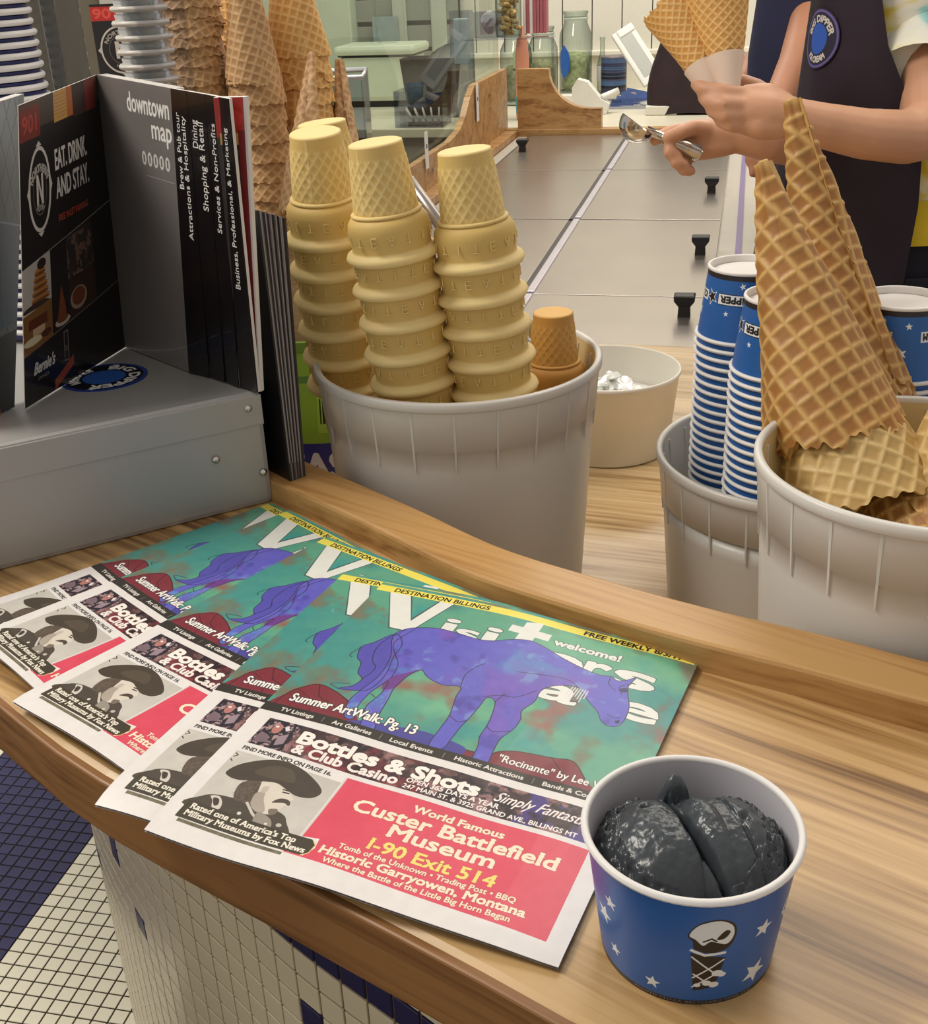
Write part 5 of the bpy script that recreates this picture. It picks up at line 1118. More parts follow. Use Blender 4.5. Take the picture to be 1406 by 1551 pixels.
# ---- jars
LID = mat('jar_glass_tint', (210, 220, 205), .1)
def jar(px, pyb, r, h, label, fill, fillh, lid=False, neck=.72, cat='jar', group=None):
    c = onbc(px, pyb); c.z = SZ+.001; t = thing('glass_jar', label, cat, c, group); m = MB()
    prof = [(.001, .002), (r*.9, .002), (r, .012), (r, h*.66), (r*.97, h*.74), (r*neck, h*.86), (r*neck, h*.96), (r*neck+.003, h*.97), (r*neck+.003, h)]
    m.lathe(prof, 40, c=c); m.obj('body', GLS, t)
    m = MB(); m.lathe([(r*neck-.002, h*.90), (r*neck+.004, h*.905), (r*neck+.004, h*.925), (r*neck-.002, h*.93)], 40, c=c); m.lathe([(r*.96, .004), (r*1.0, .012), (r*.96, .018)], 40, c=c); m.obj('glass_rings', mat('jar_ring', (206, 214, 200), .08, trans=.6), t)
    if fill:
        m = MB(); rr = r-.006; k = 24; pts = []; rg = np.random.default_rng(int(px))
        for j in range(10):
            for i in range(k): a = 2*pi*i/k; q = rr*(.98 if 0 < j < 8 else (.5 if j == 0 else .55 if j == 8 else .02))*(1-.10*rg.random()); pts.append((c.x+q*cos(a), c.y+q*sin(a), c.z+.008+fillh*min(1, j/8)+.006*rg.random()))
        m.grid(pts, k, 10, 0, True, True); m.obj('contents', fill, t)
    return t
OLV = mat('jar_olive', (150, 146, 108), .5, noise=.4, nscale=60); GRN = mat('jar_green', (176, 180, 134), .5, noise=.35, nscale=70); LIM = mat('jar_lime', (196, 208, 160), .5, noise=.15)
jar(783, 158, .062, .27, 'glass jar with a pale lime wedge, nearest the oak guard corner', OLV, .13)
jar(823, 158, .058, .28, 'glass jar half full of dark leaves behind the oak corner bracket', OLV, .15)
BJ = jar(872, 143, .066, .315, 'largest clear gallon jar with a blue emblem, in the middle of the back counter', GRN, .15)
c = onbc(783, 158); m = MB(); m.box(c+Vector((0, -.045, .17)), (.03, .012, .07), 0, RF, .006); o = m.obj('lime_slice', LIM, None, loc=tuple(c+Vector((0, -.045, .14)))); tag(o, 'pale lime wedge inside the leftmost glass jar', 'lime')
c = onbc(872, 143); m = MB(); k = 10; pts = []
for j in range(6):
    for i in range(k): b_ = (i/(k-1)-.5)*2; j_ = (j/5-.5)*2; a = radians(-140+b_*24*sqrt(max(.02, 1-j_*j_))); pts.append((c.x+.0672*cos(a), c.y+.0672*sin(a), SZ+.13+.062*j_))
m.grid(pts, k, 6, 0, True); o = m.obj('emblem_sticker', mat('emblem_blue', (40, 96, 176), .35), BJ)
# bottle, printed can
c = onbc(912, 140); t = thing('glass_bottle', 'slim clear bottle with a white label between the big jar and the printed tin', 'bottle', c)
m = MB(); m.lathe([(.001, .001), (.021, .002), (.022, .10), (.018, .125), (.010, .15), (.009, .20), (.011, .205), (.011, .213)], 28, c=c); m.obj('body', GLS, t)
m = MB(); m.lathe([(.0225, .045), (.0225, .105)], 28, c=c); m.obj('paper_label', PAPERW, t); m = MB(); m.box(c+Vector((-.004, -.0232, .078)), (.008, .001, .016), 0); m.obj('label_mark', BLK, t)
c = onbc(925, 142); c += fu*.012; t = thing('printed_tin', 'dark tin covered in a colourful pattern on the back counter', 'tin', c); m = MB(); pts = []; uv = []
for j in range(2):
    for i in range(33): a = 2*pi*i/32; pts.append((c.x+.052*cos(a), c.y+.052*sin(a), c.z+.002+.14*j)); uv.append((i/32*2, j))
m.grid(pts, 33, 2, 0, True, uv=uv); m.obj('body', imgmat('tin_print', IM_CAN, .4), t); m = MB(); m.lathe([(.0530, .138), (.0535, .144), (.050, .146), (.0005, .143)], 32, c=c); m.obj('lid', mat('tin_lid', (120, 112, 120), .3, metal=.5), t)
# tilted white frame sign
c = Q(966, 84, 4.55); R_img = Matrix((Rv, -Fv, Uv)).transposed() @ Matrix.Rotation(radians(-36), 3, 'Y').inverted() if 0 else None
ax1 = (Q(946, 48, 4.55)-Q(990, 116, 4.55)); Ls = ax1.length; ax1.normalize(); ax2 = Fv.cross(ax1).normalized(); RS = Matrix((ax2, Fv, ax1)).transposed()
t = thing('tablet_stand', 'white tilted tablet frame on a stand above the blue cards', 'stand', onbc(985, 160))
WP_ = mat('stand_white', (222, 220, 212), .35)
m = MB(); m.box(c, (.092, .02, Ls+.03), 0, RS, .006); m.obj('frame', WP_, t)
m = MB(); m.box(c-Fv*.0105, (.052, .002, Ls-.03), 0, RS, .0008); m.obj('screen', mat('stand_screen', (178, 178, 170), .3), t)
m = MB(); m.box(c+ax1*(Ls/2+.0)+ax2*.01, (.07, .03, .03), 0, RS, .005); m.obj('cap', WP_, t)
b_ = onbc(992, 158); m = MB(); m.tube([Q(992, 118, 4.57), Q(990, 138, 4.6), b_+Vector((0, 0, .0))], .012, 10); m.obj('post', WP_, t); m = MB(); m.lathe([(.001, 0), (.055, 0), (.055, .008), (.02, .014)], 28, c=b_); m.obj('foot', WP_, t)
# white angled dispenser
c = onbc(899, 172); t = thing('white_dispenser', 'small white angled plastic dispenser behind the oak bracket', 'dispenser', c)
m = MB(); V = [(-.07, 0), (.05, 0), (.06, .035), (.03, .05), (-.02, .11), (-.055, .12), (-.075, .09)]; T_ = Matrix.Translation(c+Vector((0, 0, .001))) @ RF.to_4x4() @ Matrix.Rotation(pi/2, 4, 'X')
m.prism(V, -.03, .03, 0, T_); m.obj('housing', WP_, t); m = MB(); m.tube([c+Vector((.03, -.01, .055)), c+Vector((.09, 0, .075))], .012, 10); m.obj('spout', WP_, t)
# blue cards fanned in a holder
BLC = mat('card_blue', (62, 84, 138), .4, noise=.15, nscale=50)
for k in range(6):
    c = Q(926+k*7.5, 178-k*6.0, 4.40+k*.02); m = MB(); RR = RF @ Matrix.Rotation(radians(12), 3, 'Y') @ Matrix.Rotation(radians(-20), 3, 'X'); m.box(c, (.085, .0015, .060), 0, RR); 
    if k == 5:
        n_ = 14; m.add([c+RR @ Vector((-.012+.014*cos(2*pi*i/n_), -.0012, .006+.014*sin(2*pi*i/n_))) for i in range(n_)], [tuple(range(n_))], 1)
    o = m.obj('blue_card', [BLC, mat('card_disc', (150, 140, 120), .4)], None, loc=tuple(c)); tag(o, 'blue card with a pale round picture, rearmost of the fanned cards' if k == 5 else '%s plain blue card from the left in the rack' % ordn(k), 'card', 'blue cards in the rack')
c = Q(946, 190, 4.42); t = thing('card_rack', 'clear rack holding the fanned blue cards', 'rack', Vector((c.x, c.y, SZ))); m = MB(); m.box(Vector((c.x, c.y, SZ+.012)), (.18, .14, .022), 0, RF, .003); m.obj('tray', ACR, t)
# boxes and paper on the counter
for px, py, d, lb in ((862, 158, (.10, .06, .035), 'low white box in front of the largest jar'), (1003, 172, (.11, .10, .03), 'short stack of white napkins beside the blue cards')):
    c = onbc(px, py); m = MB(); m.box(c+Vector((0, 0, d[2]/2+.001)), d, 0, RF, .003); o = m.obj('white_box', PLWW, None, loc=tuple(c)); tag(o, lb, 'box')
c = onbc(1010, 150); t = thing('pale_blue_cup', 'pale blue patterned cup on the back counter beside the dark bag', 'cup', c); m = MB(); m.lathe([(.001, .001), (.03, .001), (.036, .075), (.034, .075), (.028, .004)], 28, c=c); m.obj('wall', mat('cup_pale', (150, 180, 200), .4, noise=.3, nscale=50), t)
# dark bag with white strap
c = onbc(1050, 170); t = thing('dark_bag', 'dark maroon bag with a thin white strap at the end of the back counter', 'bag', c)
m = MB(); rows, cols = 12, 28; pts = []
for j in range(rows):
    v = j/(rows-1); w_ = (.155*(1-.25*v**3)); d_ = .08*(1-.4*v)
    for i in range(cols): a = 2*pi*i/cols; q = 1/((abs(cos(a))**3.2+abs(sin(a))**3.2)**(1/3.2)); pts.append(c+fu*(w_*q*cos(a)+.01*sin(5*v+a))+fv*(d_*q*sin(a))+Vector((0, 0, .002+.27*v+.006*sin(3*a+4*v))))
m.grid(pts, cols, rows, 0, True, True); k = len(m.v)-cols; m.f.append(tuple(k+i for i in range(cols))); m.m.append(0); m.sm.append(True); m.obj('body', mat('bag_maroon', (40, 22, 26), .7, noise=.3), t)
m = MB(); m.tube([Q(992, 142, 4.25), Q(1008, 128, 4.18), Q(1030, 121, 4.15), Q(1052, 126, 4.15), Q(1068, 134, 4.2)], .007, 8); m.obj('strap', mat('strap_white', (190, 184, 172), .5), t)
# acrylic holder with napkins, black tray with grey scoop, jars on a glass shelf
c = P(735, 158, 1.0); c = Vector((c.x, c.y, SZ)); cA = onbc(712, 190)
def shelfpos(px, v): d = ray(px, 150); t = (FZ(0, v, 0)-CAM).dot(fv)/d.dot(fv); p = CAM+d*t; return Vector((p.x, p.y, SZ))
def zat(px, py, p): d = ray(px, py); t = sqrt(p.x**2+p.y**2)/sqrt(d.x**2+d.y**2); return (CAM+d*t).z
p = shelfpos(703, 2.35); zt, zb_ = zat(703, 16, p), zat(703, 157, p); zb_ = SZ
t = thing('acrylic_tower', 'tall clear acrylic bin behind the glass guard', 'bin', p); hh = zt-SZ
for du, dv, dd in ((-.035, 0, (.003, .07, hh)), (.035, 0, (.003, .07, hh)), (0, -.035, (.07, .003, hh)), (0, .035, (.07, .003, hh)), (0, 0, (.07, .07, .003))):
    m = MB(); m.box(p+fu*du+fv*dv+Vector((0, 0, dd[2]/2+.001)), dd, 0, RF); m.obj('panel', ACR, t)
m = MB(); m.box(p+Vector((0, 0, hh*.72)), (.05, .05, hh*.42), 0, RF, .004); o = m.obj('papers', mat('papers_pale', (196, 212, 208), .6), None, loc=tuple(p+Vector((0, 0, hh*.5)))); tag(o, 'pale green papers filling the tall acrylic bin', 'papers')
p = shelfpos(745, 2.2); z0, z1 = zat(745, 57, p), zat(745, 18, p)
t = thing('napkin_holder', 'clear holder with crumpled white napkins on a thin glass shelf', 'holder', Vector((p.x, p.y, z0)))
for du, dv, dd in ((-.05, 0, (.003, .06, z1-z0)), (.05, 0, (.003, .06, z1-z0)), (0, -.03, (.10, .003, z1-z0)), (0, .03, (.10, .003, z1-z0)), (0, 0, (.10, .06, .003))):
    m = MB(); m.box(Vector((p.x, p.y, z0))+fu*du+fv*dv+Vector((0, 0, dd[2]/2+.002)), dd, 0, RF); m.obj('panel', ACR, t)
m = MB(); k = 18; pts = []; rg = np.random.default_rng(3)
for j in range(7):
    for i in range(k): a = 2*pi*i/k; q = .040*sin(pi*(j+.3)/6.6)*(1-.35*rg.random()); pts.append(Vector((p.x, p.y, z0+.012+.075*j/6))+fu*q*cos(a)+fv*q*.55*sin(a))
m.grid(pts, k, 7, 0, False, True); o = m.obj('napkins', PAPERW, None, loc=(p.x, p.y, z0)); tag(o, 'crumpled white napkins in the clear holder', 'napkins', kind='stuff')
gs = thing('glass_shelf', 'thin clear glass shelf on posts carrying the napkin holder and pretzel jar', 'shelf', Vector((p.x, p.y, z0-.01)))
m = MB(); m.box(Vector((p.x, p.y, z0-.003))+fu*.07, (.30, .10, .005), 0, RF, .001); m.obj('pane', ACR, gs)
for du in (-.07, .21): m = MB(); m.tube([Vector((p.x, p.y, SZ))+fu*du+fv*.045, Vector((p.x, p.y, z0-.006))+fu*du+fv*.045], .004, 8); m.obj('post', ACR, gs)
p2 = shelfpos(773, 2.2); c = Vector((p2.x, p2.y, z0+.001)); t = thing('pretzel_jar', 'clear jar of tan pretzels at the top, on the glass shelf', 'jar', c)
z42 = zat(773, 42, p2); m = MB(); m.lathe([(.001, .001), (.043, .001), (.045, .01), (.045, .16)], 32, c=c); m.obj('body', GLS, t)
TAN = mat('pretzel_tan', (196, 164, 104), .5, noise=.4, nscale=40)
for k in range(30):
    a = rg.random()*6.28; q = .030*sqrt(rg.random()); zc = .015+.13*rg.random(); m = MB(); ang = rg.random()*6.28; e_ = Vector((cos(ang), sin(ang), rg.random()-.5)).normalized(); f_ = e_.cross(Vector((.3, .2, 1))).normalized(); cc = c+Vector((q*cos(a), q*sin(a), zc))
    m.tube([cc+(e_*cos(b)+f_*sin(b))*.0135 for b in np.linspace(0, 5.2, 9)], .0068, 8)
    o = m.obj('pretzel', TAN, None, loc=tuple(cc)); tag(o, 'small tan pretzel among those in the jar on the glass shelf', 'pretzel', 'pretzels in the jar')
c = P(803, 110, 1.0); p3 = shelfpos(803, 2.30); c = Vector((p3.x, p3.y, z0)); t = thing('striped_bag', 'pink and white striped paper bag beside the pretzel jar', 'bag', Vector((p3.x, p3.y, z0)))
PK2 = mat('bag_pink', (170, 96, 104), .6); PS = mat('bag_white', (222, 214, 204), .6)
for k in range(7):
    m = MB(); m.box(c+fu*(-.012+k*.012)+Vector((0, 0, .075)), (.011, .05, .14), 0, RF, .002); m.obj('stripe', PS if k < 4 and k % 2 == 0 else PK2, t)
p4 = shelfpos(792, 2.25); t = thing('salmon_bottle', 'salmon coloured squeeze bottle behind the oak guard beside the jars', 'bottle', p4); hz_ = zat(792, 40, p4)-SZ
m = MB(); m.lathe([(.001, .001), (.022, .001), (.024, .01), (.024, hz_*.7), (.018, hz_*.86), (.008, hz_*.93), (.005, hz_)], 24, c=p4); m.obj('body', mat('salmon', (216, 146, 116), .45), t); m = MB(); m.lathe([(.0245, .02), (.0245, hz_*.25)], 24, c=p4); m.obj('teal_band', mat('teal', (70, 150, 150), .4), t)
p5 = shelfpos(655, 2.45); t = thing('black_tray', 'black plastic bin with a large grey scoop lying across it, beside the cooler', 'bin', p5); hz_ = zat(655, 86, p5)-SZ
m = MB(); V = [p5+fu*a+fv*b+Vector((0, 0, z)) for z, s_ in ((.002, .8), (hz_, 1.0)) for a, b in ((-.10*s_, -.07*s_), (.10*s_, -.07*s_), (.10*s_, .07*s_), (-.10*s_, .07*s_))]; m.add(V, [(3, 2, 1, 0), (0, 1, 5, 4), (1, 2, 6, 5), (2, 3, 7, 6), (3, 0, 4, 7)]); m.obj('walls', BLK, t)
t2 = thing('grey_scoop', 'large grey plastic scoop propped in the black bin', 'scoop', p5+Vector((0, 0, hz_))); m = MB(); pts = []
A0, A1 = Q(640, 122, 4.35), Q(700, 62, 4.4); dd = (A1-A0); 
for j in range(9):
    v = j/8; cc = A0+dd*v; w_ = .004+.045*sin(pi*min(1, v*1.05))**.7
    for i in range(9): a = pi*i/8; pts.append(cc+dd.normalized().cross(Fv)*w_*cos(a)+Fv*w_*.5*sin(a))
m.grid(pts, 9, 9, 0, True); m.obj('bowl', mat('scoop_grey', (124, 122, 114), .35), t2)
# clear cups / crate in front of the cooler
p6 = shelfpos(640, 2.12); t = thing('clear_crate', 'clear plastic crate with white lids in front of the cooler', 'crate', p6)
for du, dv, dd in ((-.085, 0, (.003, .13, .12)), (.085, 0, (.003, .13, .12)), (0, -.065, (.17, .003, .12)), (0, .065, (.17, .003, .12)), (0, 0, (.17, .13, .003))):
    m = MB(); m.box(p6+fu*du+fv*dv+Vector((0, 0, dd[2]/2+.001)), dd, 0, RF); m.obj('panel', ACR, t)
for k in range(5):
    m = MB(); q = p6+fu*(-.05+.026*k)+Vector((0, 0, .033)); T_ = Matrix.Translation(q) @ Matrix.Rotation(radians(60+8*k), 4, 'Y'); m.lathe([(.001, 0), (.027, .0), (.029, .003), (.027, .006), (.001, .005)], 24); m.v = [tuple(T_ @ Vector(v)) for v in m.v]
    o = m.obj('cup_cover', PLWW, None, loc=tuple(q)); tag(o, '%s round white plastic lid from the left in the clear crate' % ordn(k), 'lid', 'white lids in the clear crate')
# ================================================================== LEFT BACK: riser, cone stacks, cup tubes
rs = thing('plywood_riser', 'pinkish plywood box under the waffle cone stacks, behind the metal box', 'riser', (-.32, 1.42, SZ))
for nm_, c, d in (('front_panel', (-.32, 1.262, SZ+.134), (.34, .014, .266)), ('side_panel', (-.157, 1.378, SZ+.134), (.014, .218, .266)), ('side_panel', (-.483, 1.378, SZ+.134), (.014, .218, .266)), ('top_panel', (-.32, 1.375, SZ+.272), (.34, .24, .012))):
    m = MB(); m.box(c, d, 0, None, .0015); m.obj(nm_, PLY, rs)
ZR_ = SZ+.279
GW = 'waffle cones stacked on the plywood riser'
RIS = {}
def wproto(key, rad, Lc, mt, seed, tr, full):
    # one cone modelled mouth down at the origin, shared by a whole stack
    k = (key, full)
    if k not in RIS:
        o = waffle('waffle_cone', 'x', Vector((0, 0, Lc)), Vector((0, 0, 0)), rad, mt, rows=130, cols=230, cell=.0082, amp=.0008, seed=seed, ragged=.0016, tiprad=tr, group=GW); RIS[k] = o; return o, True
    return RIS[k], False
def wstack(px, y, rad, Lc, step, n, z0, where, mt, lean=0., seed=0, tr=.003):
    bx0 = (CAM+ray(px, 250)*(y/ray(px, 250).y)).x
    for k in range(n):
        o, new = wproto(where+str(k % 2), rad*(1+.02*(k % 2)), Lc, mt, seed+k % 2, tr, 0)
        if not new: o = dup(o)
        o.location = (bx0+lean*k*step+random.uniform(-1, 1)*.0014, y+random.uniform(-1, 1)*.0014, z0+k*step); o.rotation_euler = (random.uniform(-.02, .02), random.uniform(-.02, .02), random.random()*6.28)
        o['label'] = '%s waffle cone from the top in the %s' % (ordn(n-1-k), where)
wstack(314, 1.315, .0335, .12, .0092, 32, ZR_, 'dense pale stack at the riser left', WAFB, seed=20)
wstack(376, 1.42, .034, .14, .021, 11, ZR_, 'golden stack at the riser back', WAFO, seed=60)
wstack(410, 1.300, .0290, .15, .0195, 9, ZR_, 'middle stack on the riser', WAFB, seed=80, lean=-.05)
wstack(470, 1.36, .0330, .15, .016, 12, ZR_, 'right stack on the riser', WAFO, seed=100)
def lone(lab, tip, mouth, rad, seed): waffle('waffle_cone', lab, tip, mouth, rad, WAFB, rows=90, cols=160, cell=.0082, amp=.0008, seed=seed, group=GW)
lone('thin brown waffle cone in front of the right riser stack', Q(472, 82, 1.21), Q(455, 330, 1.21), .024, 130)
lone('thin dark brown waffle cone nearest the clear bin', Q(513, 92, 1.30), Q(532, 335, 1.30), .026, 131)
lone('short broken waffle cone behind the leftmost cake cones', Q(522, 168, 1.28), Q(545, 350, 1.28), .020, 132)
# clear bin with raised lettering
bn = thing('clear_bin', 'square clear plastic bin behind the waffle cones', 'bin', (-.19, 1.54, (SZ+.001))); zt = Q(548, 117, 1.60).z
cB = Q(548, 117, 1.60); 
for c, d in (((cB.x-.09, cB.y, ((SZ+.001)+zt)/2), (.18, .003, zt-(SZ+.001))), ((cB.x, cB.y+.06, ((SZ+.001)+zt)/2), (.003, .12, zt-(SZ+.001))), ((cB.x-.18, cB.y+.06, ((SZ+.001)+zt)/2), (.003, .12, zt-(SZ+.001))), ((cB.x-.09, cB.y+.12, ((SZ+.001)+zt)/2), (.18, .003, zt-(SZ+.001))), ((cB.x-.09, cB.y+.06, (SZ+.001)+.003), (.18, .12, .003))):
    m = MB(); m.box(c, d); m.obj('panel', ACR, bn)
m = MB(); m.tube([(cB.x-.18, cB.y, zt), (cB.x, cB.y, zt), (cB.x, cB.y+.12, zt), (cB.x-.18, cB.y+.12, zt), (cB.x-.18, cB.y, zt)], .0035, 8); m.obj('rim', mat('bin_rim', (200, 204, 210), .15, trans=.5), bn)
bn.location = (cB.x-.09, cB.y+.06, (SZ+.001))
for ch in bn.children: ch.location = Vector((-.19, 1.54, (SZ+.001)))-Vector(bn.location)
# cup stack at far left on the metal box
def sleeves(px, y, n, z0, step, Rr, where, wallm, rimm, name='paper_cup'):
    bx0 = (CAM+ray(px, 60)*(y/ray(px, 60).y)).x; pr0 = None
    for k in range(n):
        lab = '%s from the top in the %s' % (ordn(n-1-k), where)
        if pr0 is None:
            t = thing(name, lab, 'cup', (bx0, y, z0), 'cups in the '+where); m = MB(); m.lathe([(Rr-.001, step*1.15), (Rr-.004, -.004)], 56); m.obj('wall', wallm, t, world=False); m = MB(); m.lathe([(Rr+.0024*cos(b), step*.55+.0026*sin(b)) for b in np.linspace(0, 2*pi, 11)], 56); m.obj('rolled_rim', rimm, t, world=False); pr0 = t; o = t
        else: o = dup(pr0, lab)
        o.location = (bx0+random.uniform(-1, 1)*.0009-.00035*k, y, z0+k*step)
sleeves(-14, 1.075, 34, BT+.006, .0085, .0455, 'stack of thick-rimmed cups at far left', NAVY, CUPW)
CLC = mat('clear_cup', (196, 200, 196), .15, trans=.6)
sleeves(240, 1.20, 43, SZ+.003, .0126, .0245, 'clear cup stack left of the waffle cones', CLC, mat('clear_rim', (206, 200, 190), .3), 'clear_cup')
for px, y, r_, lb in ((99, 1.10, .0165, 'clear acrylic dispenser tube left of the hotel card'), (68, 1.15, .014, 'narrow clear tube with a pinkish cast beside the far left cups'), (240, 1.20, .0290, 'wide clear acrylic tube around the stack of clear cups')):
    z0 = BT if px < 200 else SZ; bx0 = (CAM+ray(px, 60)*(y/ray(px, 60).y)).x; t = thing('dispenser_tube', lb, 'tube', (bx0, y, z0))
    m = MB(); m.lathe([(r_, .001), (r_, 1.56-z0)], 48, c=(bx0, y, z0)); m.obj('wall', ACR, t)
    m = MB(); m.lathe([(r_+.001, .0), (r_+.003, .0), (r_+.003, .006), (r_+.001, .006)], 48, c=(bx0, y, z0)); m.obj('foot_ring', ACR, t)
# hotel card
cdm = imgmat('card_print', IM_CARD, .35, .2); cdt = thing('hotel_card', 'black hotel flyer, round N logo and red band, behind the open magazine', 'flyer', (-.36, 1.25, ZR_))
tl, tr_ = Q(121, 9, 1.26), Q(214, 16, 1.26); y_ = tl.y; sc_ = (tl-tr_).length; hh = sc_*1.3
V = []; uv = []
for z, v in ((ZR_+.001, None), (tl.z-hh, 0), (tl.z, 1)):
    for p, u in ((tl, 0), (tr_, 1)): V.append((p.x, y_+.035 if 1 else 0, z)); uv.append((u, v if v is not None else 0))
m = MB(); m.grid(V, 2, 3, 0, False, uv=uv); m.grid([(x, y+.0015, z) for x, y, z in V], 2, 3, 0, False, uv=[(0.5, .02)]*6); m.obj('sheet', cdm, cdt)
# snack bag
sb_ = thing('snack_bag', 'green and dark blue printed snack bag standing between the magazines and the cone tub', 'bag', (-.165, 1.19, SZ))
bl = Vector((-.205, 1.165, SZ+.001)); W_, H_ = .115, .185; nu, nv = 9, 12; F_ = []; B_ = []; uv = []
for j in range(nv):
    for i in range(nu):
        u, v = i/(nu-1), j/(nv-1); th = .022*sin(pi*u)**.6*min(1, (1-v)*2.2+.05); F_.append(bl+Vector((u*W_, -th, v*H_))); B_.append(bl+Vector((u*W_, th, v*H_))); uv.append((u, v))
m = MB(); m.grid(F_, nu, nv, 0, True, uv=uv); m.grid(B_, nu, nv, 0, True, uv=uv); m.obj('pouch', imgmat('snack_print', IM_BAG, .3, .3), sb_)
m = MB(); m.box(bl+Vector((W_/2, 0, H_+.004)), (W_, .004, .010)); m.obj('crimped_seal', mat('seal_green', (120, 160, 70), .4), sb_)
# steel utensil handle in the cone tub
m = MB(); A0, A1 = Q(617, 270, 1.07), Q(662, 332, 1.06); d_ = (A1-A0).normalized(); m.tube([A0, A0+d_*.002, A1, A1+d_*.17], [.003, .0058, .006, .005], 14); o = m.obj('tongs', mat('handle_grey', (150, 142, 138), .3, metal=.7), None, loc=tuple(A1)); tag(o, 'grey metal tongs handle sticking out between the cake cone stacks', 'utensil')
# ================================================================== PEOPLE
def flesh(name, chains, mt, parent, voxel=.0035, smooth=6, loc=None):
    # tapered limbs melted into one continuous skin; chains: lists of (point, radius)
    m = MB()
    for ch in chains:
        P_ = [Vector(p) for p, r_ in ch]; Rr = [r_ for p, r_ in ch]
        n = 16
        path = []; rad = []
        for i in range(len(P_)-1):
            for k in range(6): t = k/6; path.append(P_[i].lerp(P_[i+1], t)); rad.append(Rr[i]*(1-t)+Rr[i+1]*t)
        path.append(P_[-1]); rad.append(Rr[-1])
        # rounded ends
        d0 = (path[0]-path[1]).normalized(); d1 = (path[-1]-path[-2]).normalized(); pre = []; pr_ = []
        for a in (80, 55, 25): pre.append(path[0]+d0*rad[0]*sin(radians(a))); pr_.append(rad[0]*cos(radians(a)))
        post = []; po_ = []
        for a in (25, 55, 80): post.append(path[-1]+d1*rad[-1]*sin(radians(a))); po_.append(rad[-1]*cos(radians(a)))
        m.tube(pre+path+post, pr_+rad+po_, n)
    me = m.mesh(name+'_raw'); o = bpy.data.objects.new(name, me); COL.objects.link(o)
    md = o.modifiers.new('r', 'REMESH'); md.mode = 'VOXEL'; md.voxel_size = voxel; md.use_smooth_shade = True
    s_ = o.modifiers.new('s', 'SMOOTH'); s_.iterations = smooth; s_.factor = .5
    dg = bpy.context.evaluated_depsgraph_get(); dg.update(); nm = bpy.data.meshes.new_from_object(o.evaluated_get(dg)); bpy.data.objects.remove(o); bpy.data.meshes.remove(me)
    nm.name = name; nm.materials.clear(); nm.materials.append(mt); nm.polygons.foreach_set('use_smooth', [True]*len(nm.polygons))
    off = parent.location; nm.transform(Matrix.Translation(-off)); o = bpy.data.objects.new(name, nm); COL.objects.link(o); o.parent = parent; return o
pm = thing('person', 'person in a tie-dye tee and dark apron holding waffle cones and a scoop', 'person', (.675, 1.80, 0))
J = lambda x, y, w: Q(x, y, w)
W1 = 1.52
# near arm + hand
arm = [(J(1418, -60, 1.74), .050), (J(1412, 60, 1.66), .046), (J(1410, 195, 1.60), .040), (J(1372, 208, 1.58), .0355), (J(1309, 203, 1.55), .0325), (J(1245, 190, 1.53), .0285), (J(1193, 176, W1), .0245)]
palm1 = [(J(1193, 176, W1), .0245), (J(1165, 170, W1), .027), (J(1138, 168, W1+.004), .026)]
palm2 = [(J(1185, 160, W1+.004), .018), (J(1160, 148, W1+.004), .019), (J(1134, 145, W1+.006), .015)]
palm3 = [(J(1180, 190, W1), .018), (J(1150, 190, W1), .019), (J(1128, 188, W1+.004), .014)]
# fingers close round the sleeves: knuckle, first joint, second joint, tip (tips curl away behind the cones)
f1 = [(J(1128, 144, W1), .0112), (J(1092, 139, W1-.012), .0104), (J(1064, 134, W1-.002), .0094), (J(1055, 128, W1+.026), .0080)]
f2 = [(J(1126, 160, W1-.006), .0112), (J(1096, 158, W1-.018), .0104), (J(1073, 153, W1-.004), .0096), (J(1066, 148, W1+.022), .0082)]
f3 = [(J(1124, 177, W1-.004), .0108), (J(1099, 175, W1-.014), .0100), (J(1080, 168, W1-.000), .0092), (J(1078, 163, W1+.022), .0080)]
f4 = [(J(1124, 192, W1+.002), .0096), (J(1106, 190, W1-.008), .0088), (J(1092, 184, W1+.004), .0082), (J(1090, 178, W1+.022), .0072)]
th = [(J(1168, 152, W1+.018), .0150), (J(1146, 134, W1+.034), .0128), (J(1122, 124, W1+.050), .0112), (J(1104, 122, W1+.052), .0096)]
# far arm + scoop hand
W2 = 1.68
arm2 = [(J(1330, 40, 1.95), .044), (J(1290, 210, 1.86), .036), (J(1235, 226, 1.76), .031), (J(1160, 218, W2), .0245), (J(1112, 208, W2), .0205)]
pa = [(J(1112, 208, W2), .0205), (J(1080, 204, W2), .023), (J(1050, 206, W2), .022)]
pa2 = [(J(1105, 218, W2), .016), (J(1075, 222, W2), .018), (J(1050, 228, W2), .015)]
g1 = [(J(1046, 197, W2), .0112), (J(1018, 199, W2-.012), .0100), (J(1000, 207, W2-.020), .0090), (J(992, 213, W2-.012), .0080)]
g2 = [(J(1040, 210, W2-.006), .0112), (J(1016, 216, W2-.026), .0100), (J(1014, 232, W2-.036), .0092), (J(1026, 238, W2-.030), .0082)]
g3 = [(J(1044, 222, W2-.006), .0108), (J(1022, 232, W2-.024), .0098), (J(1024, 247, W2-.032), .0090), (J(1037, 250, W2-.026), .0080)]
g4 = [(J(1052, 234, W2-.004), .0098), (J(1032, 246, W2-.018), .0090), (J(1035, 258, W2-.024), .0084), (J(1047, 259, W2-.018), .0074)]
gt = [(J(1072, 198, W2-.012), .0130), (J(1048, 194, W2-.030), .0112), (J(1028, 202, W2-.040), .0100), (J(1012, 208, W2-.040), .0086)]
tc = Vector((.675, 1.80, 0))
torso = [(tc+Vector((0, .02, 1.02)), .100), (tc+Vector((0, .02, 1.20)), .095), (tc+Vector((0.0, .03, 1.40)), .090), (tc+Vector((.01, .03, 1.50)), .060), (tc+Vector((.01, .03, 1.57)), .045)]
